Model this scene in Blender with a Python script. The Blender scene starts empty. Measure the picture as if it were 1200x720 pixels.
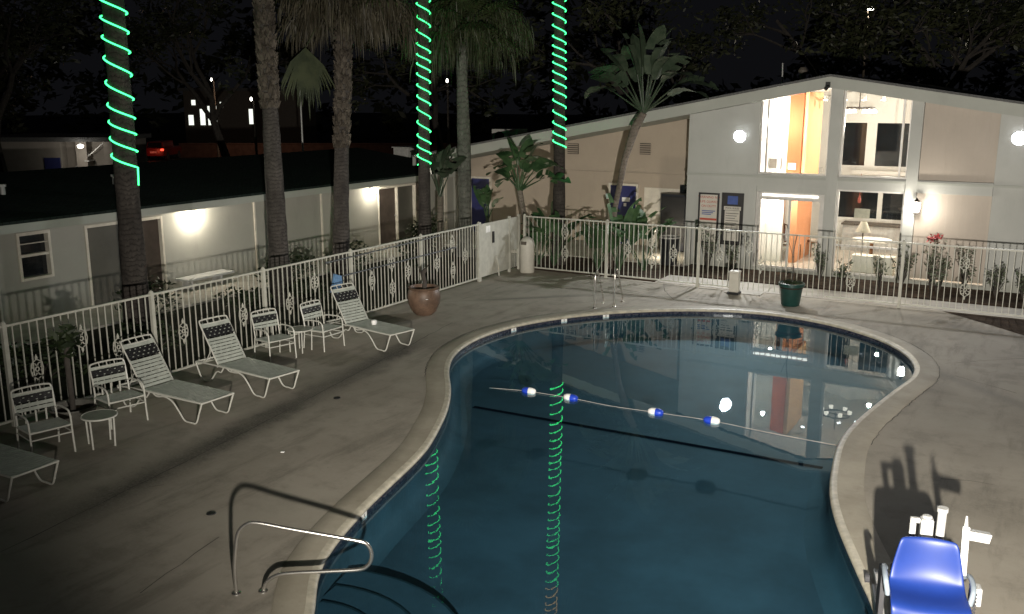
import bpy, bmesh, math, random
from mathutils import Vector, Matrix, noise as mnoise
R = math.radians
scene = bpy.context.scene
C = scene.collection
# ------------------------------------------------------------------ camera, sky, lamps, exposure
# axes: X runs along the lobby front, Y along the motel wing, z = 0 is the pool deck
cam_d = bpy.data.cameras.new('camera'); cam = bpy.data.objects.new('camera', cam_d); C.objects.link(cam)
cam.location = (0, 0, 4.9); cam.rotation_euler = (R(90 - 12.55), 0, R(30))
cam_d.sensor_width = 36; cam_d.lens = 33.0; cam_d.clip_end = 600; cam_d.clip_start = .05
scene.camera = cam
world = bpy.data.worlds.new('World'); scene.world = world; world.use_nodes = True
wn = world.node_tree; sky = wn.nodes.new('ShaderNodeTexSky'); sky.sky_type = 'NISHITA'; sky.sun_disc = False
sky.sun_elevation = R(-5.5); sky.sun_rotation = R(200); sky.air_density = 1.0
glow = wn.nodes.new('ShaderNodeBackground'); glow.inputs[0].default_value = (.0042, .0043, .0052, 1); glow.inputs[1].default_value = .95    # town glow on a night sky
addw = wn.nodes.new('ShaderNodeAddShader'); wn.links.new(wn.nodes['Background'].outputs[0], addw.inputs[0]); wn.links.new(glow.outputs[0], addw.inputs[1]); wn.links.new(addw.outputs[0], wn.nodes['World Output'].inputs[0])
wn.links.new(sky.outputs[0], wn.nodes['Background'].inputs[0]); wn.nodes['Background'].inputs[1].default_value = .15
vs = scene.view_settings; vs.view_transform = 'Standard'; vs.look = 'None'; vs.gamma = 1; vs.exposure = 0; vs.use_curve_mapping = False
scene.cycles.max_bounces = 8; scene.cycles.transparent_max_bounces = 16; scene.cycles.caustics_reflective = False
scene.cycles.caustics_refractive = False; scene.cycles.sample_clamp_indirect = 4

def lamp(name, kind, loc, energy, color=(1, 1, 1), size=.05, aim=None, cone=60, blend=1.0, sx=1):
    d = bpy.data.lights.new(name, kind); d.energy = energy; d.color = color; d.shadow_soft_size = size
    o = bpy.data.objects.new(name, d); C.objects.link(o); o.location = loc
    if kind == 'SPOT':
        d.spot_size = R(cone); d.spot_blend = blend
        o.rotation_euler = (Vector(aim) - Vector(loc)).to_track_quat('-Z', 'Y').to_euler(); o.scale = (sx, 1, 1)
    return o
# the floodlight under the gallery behind the photographer: every long shadow in the yard points away from here
lamp('flood_behind', 'SPOT', (1.1, -.7, 3.55), 18500, (1, .935, .83), .08, (-2.9, 20, 1.9), 66, 1.0, 2.08)
# two floodlights on the lobby front that light the pool side
lamp('flood_front_left', 'SPOT', (-7.87, 26.28, 3.89), 1150, (.95, .97, 1), .12, (-8.5, 16, 0), 128, .7)
lamp('flood_front_right', 'SPOT', (-.91, 26.28, 3.98), 560, (.97, .97, 1), .12, (-3, 16, 0), 128, .7)

# ------------------------------------------------------------------ helpers
def O(x, y):                                    # view aligned distance (right, ahead) -> building axes
    return Vector((x * .8660254 - y * .5, x * .5 + y * .8660254, 0))
class MB:
    def __init__(s): s.b = bmesh.new()
    def box(s, lo, hi, rot=None, at=None):
        lo = Vector(lo); hi = Vector(hi); c = (lo + hi) / 2; d = hi - lo
        m = Matrix.Translation(c) @ Matrix.Diagonal((d.x, d.y, d.z, 1))
        if rot is not None: m = Matrix.Translation(at or (0, 0, 0)) @ rot @ m
        bmesh.ops.create_cube(s.b, size=1, matrix=m); return s
    def bar(s, a, b, w, h):                       # rectangular bar from a to b
        a = Vector(a); b = Vector(b); d = b - a
        q = d.to_track_quat('X', 'Z').to_matrix().to_4x4()
        bmesh.ops.create_cube(s.b, size=1, matrix=Matrix.Translation((a + b) / 2) @ q @ Matrix.Diagonal((d.length, w, h, 1))); return s
    def tube(s, pts, r, n=8, cap=True):
        pts = [Vector(p) for p in pts]; rr = r if isinstance(r, (list, tuple)) else [r] * len(pts)
        rings = []; up = Vector((.13, .29, .95))
        t0 = (pts[1] - pts[0]).normalized(); u = t0.cross(up)
        if u.length < .1: u = t0.cross(Vector((1, 0, 0)))
        u.normalize()
        for i, p in enumerate(pts):
            t = (pts[min(i + 1, len(pts) - 1)] - pts[max(i - 1, 0)]).normalized()
            u = (u - t * u.dot(t)); u.normalize(); v = t.cross(u)
            rings.append([s.b.verts.new(p + (u * math.cos(k * math.tau / n) + v * math.sin(k * math.tau / n)) * rr[i]) for k in range(n)])
        for a, b in zip(rings, rings[1:]):
            for k in range(n): s.b.faces.new((a[k], a[(k + 1) % n], b[(k + 1) % n], b[k]))
        if cap:
            s.b.faces.new(rings[0][::-1]); s.b.faces.new(rings[-1])
        return s
    def lathe(s, prof, at=(0, 0, 0), n=20, close=True):
        at = Vector(at); rings = []
        for r, z in prof:
            rings.append([s.b.verts.new(at + Vector((r * math.cos(k * math.tau / n), r * math.sin(k * math.tau / n), z))) for k in range(n)])
        for a, b in zip(rings, rings[1:]):
            for k in range(n): s.b.faces.new((a[k], a[(k + 1) % n], b[(k + 1) % n], b[k]))
        if close: s.b.faces.new(rings[0][::-1]); s.b.faces.new(rings[-1])
        return s
    def poly(s, pts):
        s.b.faces.new([s.b.verts.new(Vector(p)) for p in pts]); return s
    def prism(s, pts, off):
        off = Vector(off); a = [s.b.verts.new(Vector(p)) for p in pts]; b = [s.b.verts.new(Vector(p) + off) for p in pts]
        n = len(a); s.b.faces.new(a[::-1]); s.b.faces.new(b)
        for i in range(n): s.b.faces.new((a[i], a[(i + 1) % n], b[(i + 1) % n], b[i]))
        return s
    def build(s, name, m, parent=None, smooth=False, bevel=0, loc=None, rz=0, flat=False):
        if flat:                                  # an open sheet that has to face up
            s.b.normal_update()
            for f in s.b.faces:
                if f.normal.z < 0: f.normal_flip()
        else: bmesh.ops.recalc_face_normals(s.b, faces=s.b.faces)
        me = bpy.data.meshes.new(name); s.b.to_mesh(me); s.b.free()
        if m: me.materials.append(m)
        if smooth:
            for p in me.polygons: p.use_smooth = True
        o = bpy.data.objects.new(name, me); C.objects.link(o)
        if parent: o.parent = parent
        if loc: o.location = loc; o.rotation_euler = (0, 0, rz)
        if bevel:
            b = o.modifiers.new('bevel', 'BEVEL'); b.width = bevel; b.segments = 2; b.limit_method = 'ANGLE'
        if smooth and bevel == 0 and len(me.polygons) < 4000:
            e = o.modifiers.new('split', 'EDGE_SPLIT'); e.split_angle = R(50)
        return o
def tag(o, label, cat, group=None, kind=None):
    o['label'] = label; o['category'] = cat
    if group: o['group'] = group
    if kind: o['kind'] = kind
    return o
def thing(name, label, cat, loc=(0, 0, 0), rz=0, group=None):
    o = bpy.data.objects.new(name, None); C.objects.link(o); o.location = loc; o.rotation_euler = (0, 0, rz); o.empty_display_size = .2
    return tag(o, label, cat, group)
def struct(o): o['kind'] = 'structure'; return o
def dup(root, loc, rz, label):
    m = {}
    def rec(o, par):
        c = o.copy(); C.objects.link(c); c.parent = par
        for ch in kids.get(o, []): rec(ch, c)
        return c
    kids = {}
    for ob in C.objects:
        if ob.parent: kids.setdefault(ob.parent, []).append(ob)
    r = rec(root, None); r.location = loc; r.rotation_euler = (0, 0, rz); r['label'] = label
    return r
def spline(pts, n=8, closed=False):
    P = [Vector(p) for p in pts]; out = []; L = len(P)
    for i in range(L if closed else L - 1):
        if closed: p0, p1, p2, p3 = P[i - 1], P[i], P[(i + 1) % L], P[(i + 2) % L]
        else: p0, p1, p2, p3 = P[max(i - 1, 0)], P[i], P[i + 1], P[min(i + 2, L - 1)]
        for k in range(n):
            t = k / n
            out.append(.5 * ((2 * p1) + (p2 - p0) * t + (2 * p0 - 5 * p1 + 4 * p2 - p3) * t * t + (3 * p1 - p0 - 3 * p2 + p3) * t ** 3))
    if not closed: out.append(P[-1])
    return out

# ------------------------------------------------------------------ materials
class NT:
    def __init__(s, name):
        s.m = bpy.data.materials.new(name); s.m.use_nodes = True; s.t = s.m.node_tree; s.b = s.t.nodes['Principled BSDF']
        s.co = s.t.nodes.new('ShaderNodeTexCoord').outputs['Object']
    def n(s, t, **k):
        x = s.t.nodes.new(t)
        for a, v in k.items():
            if a[0] == 'i' and a[1:].isdigit():
                if isinstance(v, bpy.types.NodeSocket): s.t.links.new(v, x.inputs[int(a[1:])])
                else: x.inputs[int(a[1:])].default_value = v
            else: setattr(x, a, v)
        return x
    def math(s, op, a, b=0.0, c=None):
        x = s.n('ShaderNodeMath', operation=op, i0=a, i1=b)
        if c is not None: x.inputs[2].default_value = c
        return x.outputs[0]
    def noise(s, scale, detail=4, rough=.6, vec=None, stretch=None):
        v = vec or s.co
        if stretch: v = s.n('ShaderNodeMapping', i0=v, i3=stretch).outputs[0]
        x = s.n('ShaderNodeTexNoise'); s.t.links.new(v, x.inputs['Vector'])
        x.inputs['Scale'].default_value = scale; x.inputs['Detail'].default_value = detail; x.inputs['Roughness'].default_value = rough
        return x.outputs[0]
    def ramp(s, f, lo, hi, a=0, b=1):
        x = s.n('ShaderNodeMapRange', interpolation_type='SMOOTHSTEP', i0=f, i1=lo, i2=hi, i3=a, i4=b); return x.outputs[0]
    def mix(s, f, a, b, mode='MIX'):
        x = s.n('ShaderNodeMixRGB', blend_type=mode)
        for k, v in enumerate((f, a, b)):
            if isinstance(v, bpy.types.NodeSocket): s.t.links.new(v, x.inputs[k])
            else: x.inputs[k].default_value = v if k == 0 else (*v[:3], 1)
        return x.outputs[0]
    def bump(s, h, st=.3, dist=.02):
        x = s.n('ShaderNodeBump'); x.inputs['Strength'].default_value = st; x.inputs['Distance'].default_value = dist
        s.t.links.new(h, x.inputs['Height']); s.t.links.new(x.outputs[0], s.b.inputs['Normal'])
    def col(s, c): s.t.links.new(c, s.b.inputs['Base Color'])
    def set(s, **k):
        for a, v in k.items(): s.b.inputs[a.replace('_', ' ')].default_value = v
        return s
def plain(name, c, rough=.6, var=.15, scale=6, metal=0, bump=0, spec=.4, dirt=None):
    t = NT(name); n1 = t.noise(scale, 5, .65)
    dark = [x * (1 - var) for x in c]; light = [min(1, x * (1 + var)) for x in c]
    col = t.mix(t.ramp(n1, .3, .7), dark, light)
    if dirt: col = t.mix(t.ramp(t.noise(1.1, 6, .7), .5, .72, 0, dirt[3]), col, dirt[:3])
    t.col(col); t.set(Roughness=rough, Metallic=metal, Specular_IOR_Level=spec)
    if bump: t.bump(t.noise(scale * 7, 4), bump, .01)
    return t.m
def emit(name, c, st):
    t = NT(name); t.set(Base_Color=(*c, 1), Emission_Color=(*c, 1), Emission_Strength=st); return t.m

def deck_material():
    t = NT('deck concrete'); x = t.n('ShaderNodeSeparateXYZ', i0=t.co)
    big = t.noise(.35, 6, .62); mid = t.noise(1.7, 7, .68); fine = t.noise(26, 5, .7)
    c = t.mix(t.ramp(big, .32, .68), (.262, .236, .19), (.355, .322, .266))
    c = t.mix(t.ramp(mid, .46, .68, 0, .55), c, (.165, .15, .12))
    streak = t.noise(.9, 6, .7, stretch=(2.2, .35, 1))
    c = t.mix(t.ramp(streak, .50, .66, 0, .55), c, (.14, .128, .10)); c = t.mix(t.ramp(t.noise(.55, 5, .6, stretch=(1, .8, 1)), .52, .66, 0, .6), c, (.33, .305, .25))
    def line(ax, ay, bx, by, w, strength, tone):          # dark band along a line: joint stains, and one painted shadow
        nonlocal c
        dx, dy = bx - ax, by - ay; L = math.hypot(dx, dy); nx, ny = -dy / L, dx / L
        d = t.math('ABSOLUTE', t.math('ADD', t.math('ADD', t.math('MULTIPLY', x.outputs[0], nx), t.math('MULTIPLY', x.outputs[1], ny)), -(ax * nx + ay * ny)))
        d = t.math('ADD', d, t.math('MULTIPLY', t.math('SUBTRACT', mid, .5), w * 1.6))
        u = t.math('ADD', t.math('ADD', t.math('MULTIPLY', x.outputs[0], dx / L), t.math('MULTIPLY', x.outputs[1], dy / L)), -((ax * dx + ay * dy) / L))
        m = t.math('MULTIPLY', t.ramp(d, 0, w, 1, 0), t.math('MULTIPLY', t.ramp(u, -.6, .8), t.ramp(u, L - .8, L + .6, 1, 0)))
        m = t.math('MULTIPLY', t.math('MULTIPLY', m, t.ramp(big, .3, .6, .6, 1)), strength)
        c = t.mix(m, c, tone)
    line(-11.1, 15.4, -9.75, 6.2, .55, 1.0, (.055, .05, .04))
    line(-12.1, 19.3, -9.9, 21.4, .22, .6, (.1, .095, .08))
    line(-1.7, 18.4, .6, 16.1, .26, .5, (.15, .145, .13))  # cast shadow off the pool corner, painted into the slab colour
    line(-3, 22.9, 1.5, 21.0, .5, .5, (.12, .11, .09))
    c = t.mix(t.ramp(t.noise(5, 6, .75), .66, .74, 0, .7), c, (.09, .082, .07))
    c = t.mix(t.ramp(fine, .35, .75, 0, .35), c, (.33, .31, .27), 'MIX')
    t.col(c); t.set(Roughness=.78, Specular_IOR_Level=.3); t.bump(fine, .25, .006); return t.m
def coping_material():
    t = NT('coping concrete'); big = t.noise(.8, 6, .65); fine = t.noise(30, 5, .7)
    c = t.mix(t.ramp(big, .35, .7), (.29, .26, .2), (.40, .365, .29)); c = t.mix(t.ramp(t.noise(3, 7, .75), .55, .8, 0, .6), c, (.17, .15, .11))
    c = t.mix(t.ramp(fine, .5, .8, 0, .3), c, (.45, .41, .33)); t.col(c); t.set(Roughness=.72); t.bump(fine, .3, .006); return t.m
def tile_material():
    t = NT('waterline tile'); v = t.n('ShaderNodeTexVoronoi', feature='DISTANCE_TO_EDGE'); t.t.links.new(t.co, v.inputs[0]); v.inputs['Scale'].default_value = 22
    n = t.noise(14, 2); c = t.mix(t.ramp(n, .4, .62), (.010, .012, .028), (.035, .04, .065)); c = t.mix(t.ramp(v.outputs[0], .02, .07, 1, 0), c, (.09, .09, .095))
    t.col(c); t.set(Roughness=.2); return t.m
def water_material():
    t = NT('pool water'); t.t.nodes.remove(t.b)
    rf = t.n('ShaderNodeBsdfTransparent'); rf.inputs[0].default_value = WATER_TINT
    gl = t.n('ShaderNodeBsdfGlossy'); gl.inputs[0].default_value = (.92, .97, 1, 1); gl.inputs['Roughness'].default_value = .008
    fr = t.n('ShaderNodeFresnel'); t.t.links.new(t.math('MULTIPLY_ADD', t.n('ShaderNodeNewGeometry').outputs['Backfacing'], .752 - 1.33, 1.33), fr.inputs[0])   # unbent light: no total reflection from below
    h = t.math('ADD', t.math('MULTIPLY', t.noise(.9, 2, .5), 1.0), t.math('MULTIPLY', t.noise(4.5, 2, .5), .22))
    b = t.n('ShaderNodeBump'); b.inputs['Strength'].default_value = .018; b.inputs['Distance'].default_value = .05; t.t.links.new(h, b.inputs['Height'])
    for nd in (gl, fr): t.t.links.new(b.outputs[0], nd.inputs['Normal'])
    mx = t.n('ShaderNodeMixShader', i0=fr.outputs[0], i1=rf.outputs[0], i2=gl.outputs[0])
    t.t.links.new(mx.outputs[0], t.t.nodes['Material Output'].inputs[0]); return t.m
WATER_TINT = (.66, .88, .95, 1)
def glass_material(name, tint=(.93, .95, .94, 1)):
    t = NT(name); t.t.nodes.remove(t.b); tr = t.n('ShaderNodeBsdfTransparent'); tr.inputs[0].default_value = tint
    gl = t.n('ShaderNodeBsdfGlossy'); gl.inputs['Roughness'].default_value = .02
    fr = t.n('ShaderNodeFresnel'); t.t.links.new(t.math('MULTIPLY_ADD', t.n('ShaderNodeNewGeometry').outputs['Backfacing'], .69 - 1.45, 1.45), fr.inputs[0])
    t.t.links.new(t.n('ShaderNodeMixShader', i0=fr.outputs[0], i1=tr.outputs[0], i2=gl.outputs[0]).outputs[0], t.t.nodes['Material Output'].inputs[0]); return t.m
def wall_material(name, c, board=False, dirt=.35):
    t = NT(name); n1 = t.noise(.6, 6, .65); n2 = t.noise(3, 5, .7, stretch=(1, 1, .25))
    col = t.mix(t.ramp(n1, .3, .7), [x * .9 for x in c], c); col = t.mix(t.ramp(n2, .5, .8, 0, dirt), col, [x * .72 for x in c])
    x = t.n('ShaderNodeSeparateXYZ', i0=t.co)
    z = t.ramp(t.math('ADD', x.outputs[2], t.math('MULTIPLY', t.math('SUBTRACT', n2, .5), .6)), .05, .55, .55, 0)    # splash-back dirt at the foot
    col = t.mix(z, col, [c[0] * .5, c[1] * .5, c[2] * .42]); t.col(col); t.set(Roughness=.8, Specular_IOR_Level=.25)
    h = t.noise(60, 4, .7)
    if board:
        s_ = t.math('ADD', x.outputs[0], x.outputs[1]); saw = t.math('FRACT', t.math('MULTIPLY', s_, 6.2))
        h = t.math('ADD', t.math('MULTIPLY', h, .15), t.ramp(saw, 0, .08, 0, 1))
    t.bump(h, .35, .008); return t.m
def bark_material(name, a, b, ring=14., bumpd=.03):
    t = NT(name); x = t.n('ShaderNodeSeparateXYZ', i0=t.co); n = t.noise(5, 6, .7, stretch=(1, 1, .35))
    w = t.math('FRACT', t.math('ADD', t.math('MULTIPLY', x.outputs[2], ring * .7), t.math('MULTIPLY', n, 4.2)))
    rg = t.ramp(w, 0, .22, 0, 1); c = t.mix(t.ramp(n, .3, .72), a, b); c = t.mix(t.math('SUBTRACT', 1.0, rg), c, [q * .66 for q in a]); c = t.mix(t.ramp(t.noise(1.3, 5, .7), .42, .68, 0, .6), c, [q * .6 for q in a])
    t.col(c); t.set(Roughness=.9, Specular_IOR_Level=.15); t.bump(t.math('ADD', rg, n), .6, bumpd); return t.m
def leaf_material(name, a, b, scale=2.5, rough=.55, trans=.15):
    t = NT(name); n = t.noise(scale, 4, .6); c = t.mix(t.ramp(n, .3, .7), a, b)
    c = t.mix(t.ramp(t.noise(scale * 6, 3, .6), .6, .8, 0, .5), c, [q * .55 for q in a]); t.col(c); t.set(Roughness=rough, Specular_IOR_Level=.35)
    t.b.inputs['Subsurface Weight'].default_value = 0; return t.m
def roof_material():
    t = NT('roof shingle'); x = t.n('ShaderNodeSeparateXYZ', i0=t.co); n = t.noise(14, 4, .7)
    br = t.n('ShaderNodeTexBrick'); t.t.links.new(t.n('ShaderNodeMapping', i0=t.co, i2=(0, 0, R(90))).outputs[0], br.inputs[0])
    br.inputs['Scale'].default_value = 3.2; br.inputs['Color1'].default_value = (.022, .032, .028, 1); br.inputs['Color2'].default_value = (.012, .018, .017, 1); br.inputs['Mortar'].default_value = (.005, .006, .006, 1)
    br.inputs['Mortar Size'].default_value = .025
    t.col(t.mix(t.ramp(n, .4, .8, 0, .5), br.outputs[0], (.03, .036, .034))); t.set(Roughness=.95, Specular_IOR_Level=.1); t.bump(n, .5, .01); return t.m
def soil_material(name, a, b, s=3):
    t = NT(name); n = t.noise(s, 8, .75); t.col(t.mix(t.ramp(n, .3, .7), a, b)); t.set(Roughness=.95, Specular_IOR_Level=.1); t.bump(t.noise(s * 8, 6, .75), .8, .04); return t.m

M = dict(
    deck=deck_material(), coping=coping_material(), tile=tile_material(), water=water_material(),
    lip=plain('coping nose', (.43, .40, .32), .5, .2, 7), plaster=plain('pool plaster', (.036, .068, .094), .7, .25, .7),
    bedleaf=leaf_material('bed plant leaf', (.06, .08, .045), (.13, .15, .095), 4),
    plasterside=plain('pool side plaster', (.035, .07, .095), .7, .2, 1.2), nosing=plain('step nosing tile', (.022, .04, .05), .95, spec=0),
    stripe=plain('black tile', (.010, .013, .02), .95, spec=0), joint=plain('joint filler', (.05, .047, .04), .9, .3, 9),
    white=plain('white painted steel', (.66, .65, .58), .45, .08, 4, dirt=(.42, .38, .28, .5)), rail=plain('fence paint', (.46, .455, .395), .5, .1, 5, dirt=(.26, .235, .18, .45)),
    strap=plain('vinyl strap', (.38, .405, .36), .5, .15, 9, dirt=(.2, .22, .175, .5)), black=plain('black strap', (.012, .012, .013), .5, .2, 10),
    frame=plain('furniture tube', (.56, .555, .50), .38, .06, 8), tabletop=plain('table acrylic', (.20, .215, .175), .35, .15, 12),
    motel=wall_material('motel stucco', (.36, .355, .315)), beige=wall_material('beige stucco', (.43, .365, .295)), lobbywall=wall_material('lobby stucco', (.455, .46, .435), dirt=.5),
    panelwall=wall_material('pink board panel', (.46, .405, .35), True), fascia=wall_material('fascia paint', (.40, .41, .375), dirt=.3), roof=roof_material(), roof2=plain('pale roof gravel', (.10, .10, .10), .95, .3, 20, bump=.5),
    bluedoor=plain('blue door paint', (.03, .035, .13), .4, .1, 3), trim=plain('door trim', (.62, .58, .5), .5, .1, 5), darkdoor=plain('door brown', (.075, .058, .048), .6, .2, 3),
    curtain=plain('curtain behind glass', (.10, .095, .08), .5, .12, 1.5), darkglass=plain('dark pane', (.012, .014, .016), .06, .2, 2, spec=.6),
    glass=glass_material('clear glass'), alu=plain('aluminium', (.62, .60, .57), .35, .08, 6, metal=.3), steel=plain('stainless rail', (.66, .64, .60), .24, .06, 8, metal=.94),
    soil=soil_material('planting soil', (.025, .018, .013), (.07, .05, .036)), grass=soil_material('lawn ground', (.008, .011, .006), (.024, .027, .014)), asphalt=soil_material('asphalt', (.03, .03, .03), (.06, .058, .055), 1.2),
    path=plain('walkway concrete', (.34, .32, .28), .8, .15, 2, bump=.2), bark=bark_material('palm bark', (.13, .11, .09), (.24, .21, .175)), bark2=bark_material('ringed palm bark', (.09, .092, .08), (.19, .195, .17), 9, .02),
    boot=bark_material('palm boots', (.045, .037, .029), (.15, .13, .105), 5), branch=plain('tree bark', (.06, .052, .045), .9, .3, 6, bump=.5),
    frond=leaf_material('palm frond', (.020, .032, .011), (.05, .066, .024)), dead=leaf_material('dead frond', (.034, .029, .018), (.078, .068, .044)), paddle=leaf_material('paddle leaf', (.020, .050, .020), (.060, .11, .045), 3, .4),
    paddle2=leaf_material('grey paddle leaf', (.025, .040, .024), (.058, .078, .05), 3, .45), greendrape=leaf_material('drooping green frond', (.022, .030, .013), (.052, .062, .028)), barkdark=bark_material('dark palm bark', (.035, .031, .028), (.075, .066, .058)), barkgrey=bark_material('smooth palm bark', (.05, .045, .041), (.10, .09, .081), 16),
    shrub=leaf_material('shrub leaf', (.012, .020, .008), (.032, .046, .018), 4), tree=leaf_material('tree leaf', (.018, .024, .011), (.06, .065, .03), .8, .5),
    pink=leaf_material('pink petals', (.35, .05, .07), (.55, .10, .10), 6), rope=emit('green rope light', (.05, 1.0, .24), 3.8), ropewarm=emit('warm rope light', (1, .55, .16), 2.2),
    bulb=emit('floodlight lens', (.93, .96, 1), 22), sconce=emit('lantern glow', (1, .95, .85), 24), shadeglow=emit('chandelier shade glow', (1, .95, .85), 3), eave=emit('eave lamp glow', (1, .88, .66), 40), tubelamp=emit('lit tube', (1, .95, .86), 3),
    far=emit('street lamp head', (1, .95, .85), 10), farwin=emit('lit window', (.9, .95, .85), 1.3), tail=emit('tail lamp', (1, .06, .03), 3),
    terracotta=plain('terracotta glaze', (.135, .085, .058), .5, .4, 4, dirt=(.065, .045, .033, .7)), bowl=plain('grey stone bowl', (.12, .115, .10), .7, .25, 7), green=plain('green plastic', (.010, .042, .036), .4, .15, 4), bin=plain('white bin', (.50, .48, .42), .5, .08, 4, dirt=(.3, .27, .2, .5)),
    barrel=plain('black plastic', (.02, .021, .024), .4, .2, 4), vend=plain('dark blue cabinet', (.018, .02, .028), .4, .15, 3), lift=plain('blue moulded plastic', (.011, .036, .21), .45, .08, 3, spec=.5), liftwhite=plain('white powder coat', (.48, .48, .465), .35, .03, 5), rubber=plain('grey rubber', (.05, .05, .055), .7),
    liftgrey=plain('grey armrest', (.22, .26, .30), .45), orange=wall_material('orange paint', (.57, .135, .055), dirt=.05), peach=wall_material('soft orange paint', (.66, .29, .14), dirt=.05), orange_lit=wall_material('lit orange paint', (.78, .48, .25), dirt=.05), interior=wall_material('white interior paint', (.80, .77, .72), dirt=.05), tilefloor=plain('lobby floor', (.50, .45, .38), .25, .1, 3),
    wood=plain('chair wood', (.20, .09, .035), .45, .3, 6), cushion=plain('cream cushion', (.7, .66, .58), .8), brass=plain('dark bronze', (.05, .04, .035), .4, metal=.6), shade=plain('cream lamp shade', (.62, .56, .46), .8),
    signboard=plain('sign board white', (.55, .52, .46), .5, .06, 4), signframe=plain('sign frame', (.03, .028, .028), .5), red=plain('sign red', (.45, .08, .05), .6, .1, 20), ink=plain('sign ink', (.03, .03, .035), .6), blueink=plain('sign blue', (.06, .10, .30), .5, .1),
    float_blue=plain('float blue', (.02, .06, .5), .35), float_white=plain('float white', (.8, .8, .78), .35), cord=plain('rope white', (.30, .30, .29), .8), net=plain('blue net', (.12, .24, .42), .8, .2, 30), pole=plain('telescopic pole', (.075, .08, .085), .5, metal=.1),
    red_car=plain('car paint red', (.16, .02, .018), .3, .1), brick=plain('far brick wall', (.11, .06, .045), .9, .25, 2), pale=plain('annex render', (.30, .27, .24), .85, .1, 1), lattice=plain('vent louvre', (.10, .085, .07), .7), galv=plain('galvanised', (.5, .5, .49), .45, .1, 6, metal=.4),
    ac=plain('appliance grey', (.42, .41, .39), .5))
rnd = random.Random(7)

# ------------------------------------------------------------------ ground, deck, pool
pool_pts = [(-5.81, 6.18), (-6.43, 7.01), (-6.89, 8.29), (-7.31, 10.04), (-7.65, 10.95), (-8.16, 12.03), (-8.71, 12.93), (-9.32, 13.78), (-9.8, 14.65), (-10.07, 15.54), (-10.14, 16.5), (-9.97, 17.6), (-9.45, 18.75), (-8.65, 19.8), (-7.53, 20.74), (-6.28, 21.33), (-5.09, 21.43), (-3.88, 21.04), (-2.86, 20.27), (-2.25, 19.4), (-1.93, 18.5), (-1.86, 17.65), (-2.01, 16.69), (-2.17, 15.59), (-2.3, 14.47), (-2.32, 13.54), (-2.22, 12.65), (-2.07, 11.75), (-1.86, 11.0), (-1.6, 10.3), (-1.32, 9.6), (-1.05, 8.9), (-.95, 8.0), (-1.2, 6.9), (-1.9, 5.7), (-3.0, 4.9), (-4.2, 4.8), (-5.2, 5.35)]
inner = spline([(x, y, 0) for x, y in pool_pts], 6, True)
for _ in range(3):                                # smooth the outline
    inner = [(inner[i - 1] + inner[i] * 2 + inner[(i + 1) % len(inner)]) / 4 for i in range(len(inner))]
NL = len(inner)
area = sum(inner[i].x * inner[(i + 1) % NL].y - inner[(i + 1) % NL].x * inner[i].y for i in range(NL))
def offset(loop, d, z=None):
    out = []
    for i in range(len(loop)):
        t = (loop[(i + 1) % len(loop)] - loop[i - 1]).normalized(); n = Vector((t.y, -t.x, 0)) * (1 if area > 0 else -1)
        p = loop[i] + n * d
        out.append(Vector((p.x, p.y, loop[i].z if z is None else z)))
    return out
def strip(mb, loops, closed=True):
    rows = [[mb.b.verts.new(p) for p in l] for l in loops]; n = len(rows[0])
    for a, b in zip(rows, rows[1:]):
        for i in range(n if closed else n - 1): mb.b.faces.new((a[i], a[(i + 1) % n], b[(i + 1) % n], b[i]))
    return mb
def filled(loops, z):
    mb = MB()
    for l in loops:
        v = [mb.b.verts.new((p[0], p[1], z)) for p in l]
        for i in range(len(v)): mb.b.edges.new((v[i], v[(i + 1) % len(v)]))
    bmesh.ops.triangle_fill(mb.b, edges=mb.b.edges[:], use_beauty=True)
    for f in mb.b.faces:
        if f.normal.z < 0: f.normal_flip()
    return mb
COP = .40
copout = offset(inner, COP, 0)
D0, D1, D2, D3 = -13.62, 14.0, -6.0, 23.74
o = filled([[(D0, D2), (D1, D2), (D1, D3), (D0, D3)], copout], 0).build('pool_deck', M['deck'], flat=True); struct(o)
mb = MB(); g = [(-220, -60), (D0, -60), (D1, -60), (160, -60)]
for (x0, y0, x1, y1) in ((-260, -60, D0, 260), (D1, -60, 160, 260), (D0, D3, D1, 260), (D0, -60, D1, D2)): mb.poly([(x0, y0, -.03), (x1, y0, -.03), (x1, y1, -.03), (x0, y1, -.03)])
struct(mb.build('ground', M['asphalt'], flat=True))
struct(MB().box((-17.7, -6, -.025), (D0, 24.6, .01)).build('lawn', M['grass']))
struct(MB().box((-19.6, -6, -.025), (-17.7, 29.3, .06)).build('walkway_path', M['path'], bevel=.01))
struct(MB().box((-17.7, 26.2, -.025), (-9.4, 29.4, .06)).build('walkway_path', M['path'], bevel=.01))
struct(MB().box((-13.62, 23.75, -.025), (-9.2, 26.2, .03)).build('planting_bed', M['soil']))
struct(MB().box((-9.2, 24.9, -.025), (6, 26.8, .05)).build('planting_bed', M['soil']))
struct(MB().box((-9.2, 23.745, -.03), (6, 24.9, .012)).build('border_path', M['path']))
soil = filled([[(-2.0, 23.72), (-.9, 22.72), (.3, 21.5), (2.5, 19.6), (13.9, 18.6), (13.9, 23.72)]], .006).build('soil_bed', M['soil'], flat=True); struct(soil)
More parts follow.
